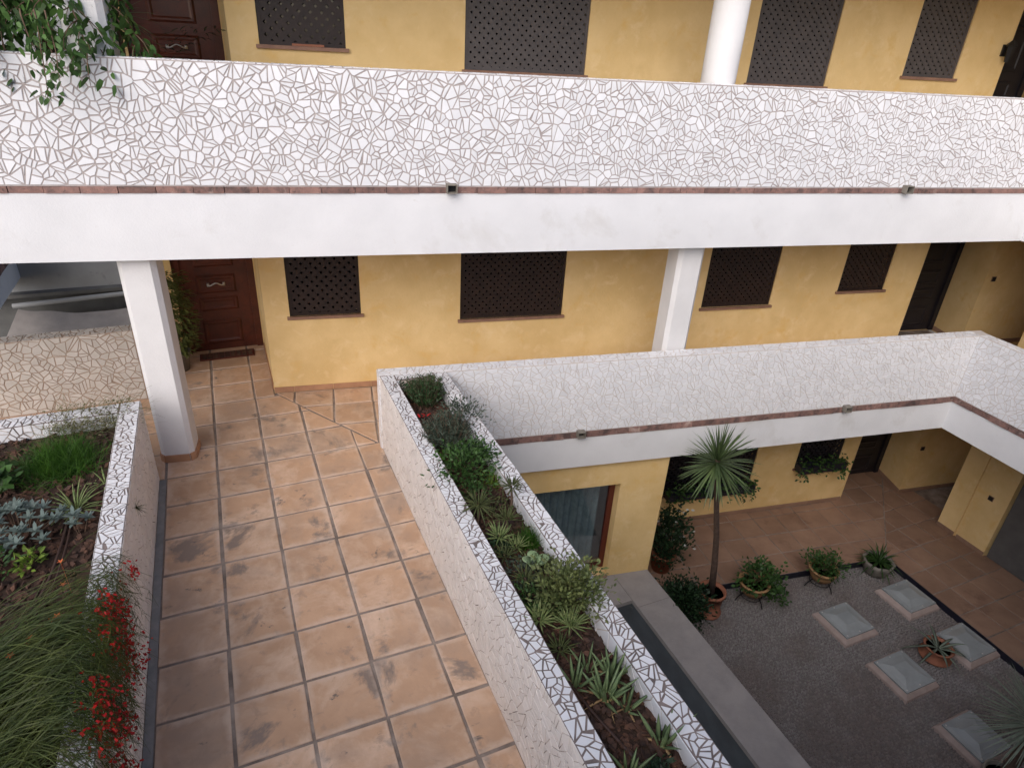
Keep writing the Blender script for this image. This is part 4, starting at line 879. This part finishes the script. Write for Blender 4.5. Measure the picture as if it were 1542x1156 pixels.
t = thing('potted_shrub', 'leafy shrub in a clay bowl on an iron stand beside the yucca', 'plant', (5.48, -.30, ZC + .012)); tripod(t, .22, .14)
pot(t, [(.07, .15), (.15, .18), (.20, .27), (.215, .36), (.235, .36), (.235, .39), (.205, .39), (.19, .33)], 'ochre_pot'); pot_soil(t, .19, .33)
lv, st = bush_mb(rg, 420, .27, .32, .06, .042, clumps=16); st.build('stems', 'wood_stem', t, (0, 0, .33)); lv.build('foliage', 'leaf_green', t, (.03, 0, .33)); lv2, st2 = bush_mb(rg, 260, .16, .2, .05, .036, clumps=8); lv2.build('foliage', 'leaf_green', t, (.30, -.16, .10))
t = thing('potted_shrub', 'bushy plant in a tan clay bowl on an iron stand', 'plant', (6.76, -.25, ZC + .012)); tripod(t, .22, .13)
pot(t, [(.07, .14), (.15, .17), (.195, .26), (.21, .34), (.23, .34), (.23, .37), (.2, .37), (.185, .31)], 'ochre_pot'); pot_soil(t, .185, .31)
lv, st = bush_mb(rg, 520, .24, .26, .05, .026, clumps=16); st.build('stems', 'wood_stem', t, (0, 0, .31)); lv.build('foliage', 'leaf_green', t, (0, 0, .31))
t = thing('potted_lily', 'long-leaved plant in a pale stone bowl by the tiled corner', 'plant', (7.90, -.18, ZC + .012)); pot(t, [(.15, 0), (.20, .06), (.24, .20), (.25, .26), (.22, .26), (.21, .22)], 'stone_pot', n=8); pot_soil(t, .21, .22); rosette(t, rg, 54, .42, .028, 'leaf_green', (.1, 1.3), 1.2, .1, 6, z=.22)
t = thing('potted_lily', 'strap-leaved plant in a low clay pot between the skylights', 'plant', (7.52, -1.80, ZC + .012)); pot(t, [(.16, 0), (.21, .03), (.215, .045), (.165, .05), (.19, .20), (.20, .21), (.165, .21), (.16, .17)], 'clay_pot'); pot_soil(t, .16, .17); rosette(t, rg, 16, .50, .045, 'leaf_glaucous', (.15, 1.1), 1.1, .15, 7, z=.17)
t = thing('potted_yucca', 'big spiky grey-green plant over the near skylight', 'plant', (6.58, -3.58, ZC + .012)); pot(t, [(.14, 0), (.19, .34), (.205, .34), (.205, .39), (.18, .39), (.17, .34)], 'stone_pot'); pot_soil(t, .17, .34); MB().tube([(0, 0, .3), (.01, 0, .8), (0, .01, 1.30)], [.07, .06, .05], 9).build('trunk', 'yucca_trunk', t)
for i in range(230):
    a = i * 2.39996; f = i / 229; e = -.8 + 2.2 * f + rg.uniform(-.1, .1); d = Vector((math.cos(a) * math.cos(e), math.sin(a) * math.cos(e), math.sin(e))); m = MB(); m.leaf((d.x * .05, d.y * .05, 1.30 + d.z * .06), d, ZD if abs(d.z) < .9 else XD, rg.uniform(.5, .68), .015, .14, 3, .2, .6); m.build('leaf', 'leaf_glaucous', t)
# shaded bushes by the seat wall
lv, st = bush_mb(rg, 1500, .32, .60, .06, .032, clumps=30); thing_plant('dark_shrub', 'dark leafy shrub tucked behind the grey stone coping', 'shrub', (4.27, -.36, ZC + .01), [('stems', st, 'wood_stem'), ('foliage', lv, 'leaf_dark')])
lv, st = bush_mb(rg, 1300, .27, 1.2, .06, .034, clumps=34); fws = []
for i in range(18):
    fw = MB(); fws.append(fw); c = Vector((rg.gauss(.12, .17), rg.gauss(-.05, .16), rg.uniform(.5, 1.15)))
    for k in range(6): fw.leaf(c, Vector((math.cos(k * 1.047), math.sin(k * 1.047), .4)), ZD, .032, .020, .3, 2)
t = thing_plant('flowering_shrub', 'shrub with white flowers in a pot beside the ground floor room', 'shrub', (4.36, .52, ZG + .003), [('stems', st, 'wood_stem'), ('foliage', lv, 'leaf_dark'), *[('flower', q, 'petal_white') for q in fws]]); pot(t, [(.14, 0), (.18, .3), (.2, .3), (.2, .34), (.17, .34), (.16, .3)], 'clay_pot')
for lab, x0, x1, z in (('trailing plants in a box under the ground floor window behind the yucca', 4.75, 6.45, -2.50), ('trailing green plants in a box under the small ground floor window', 7.25, 8.25, -2.25)):
    t = thing('window_box', lab, 'planter', ((x0 + x1) / 2, YW - .12, z)); w_ = (x1 - x0) / 2; MB().box(-w_ + .03, w_ - .03, -.09, .08, .002, .14).build('box', 'riser_blue', t)
    lv = MB()
    for i in range(int(520 * w_)):
        p = (rg.uniform(-w_, w_), rg.gauss(-.06, .08), .12 + rg.gauss(.04, .08)); lv.leaf(p, rdir(rg, .1), rdir(rg, .9), .06, .035, .4, 2)
    for i in range(60):
        x = rg.choice((-1, 1)) * w_ * rg.uniform(.6, 1.05); lv.leaf((x, -.10 + rg.gauss(0, .03), rg.uniform(-.15, .1)), rdir(rg, -.4), rdir(rg, .9), .06, .035, .4, 2)
    lv.build('foliage', 'leaf_green', t)
# ================================================================== unseen near side of the court, added to hold back low light
ng = thing('unseen_near_building', 'unseen galleried building added opposite the yellow facade to block low light', 'building')
b = MB(); b.ubox(-6, 13, 7.8, 8.0, 0 - .3, HP); b.ubox(-6, 13, 7.55, 7.75, F2 - .6, 3.93); b.ubox(-6, 13, 7.75, 9.6, F2 - .5, F2); b.ubox(-6, 13, 8.0, 9.6, -.5, -.05); b.build('gallery', 'white_plaster', ng)
b = MB(); b.ubox(-6, 13, 9.61, 9.9, -3.6, 3.9); b.build('wall', 'ochre', ng)
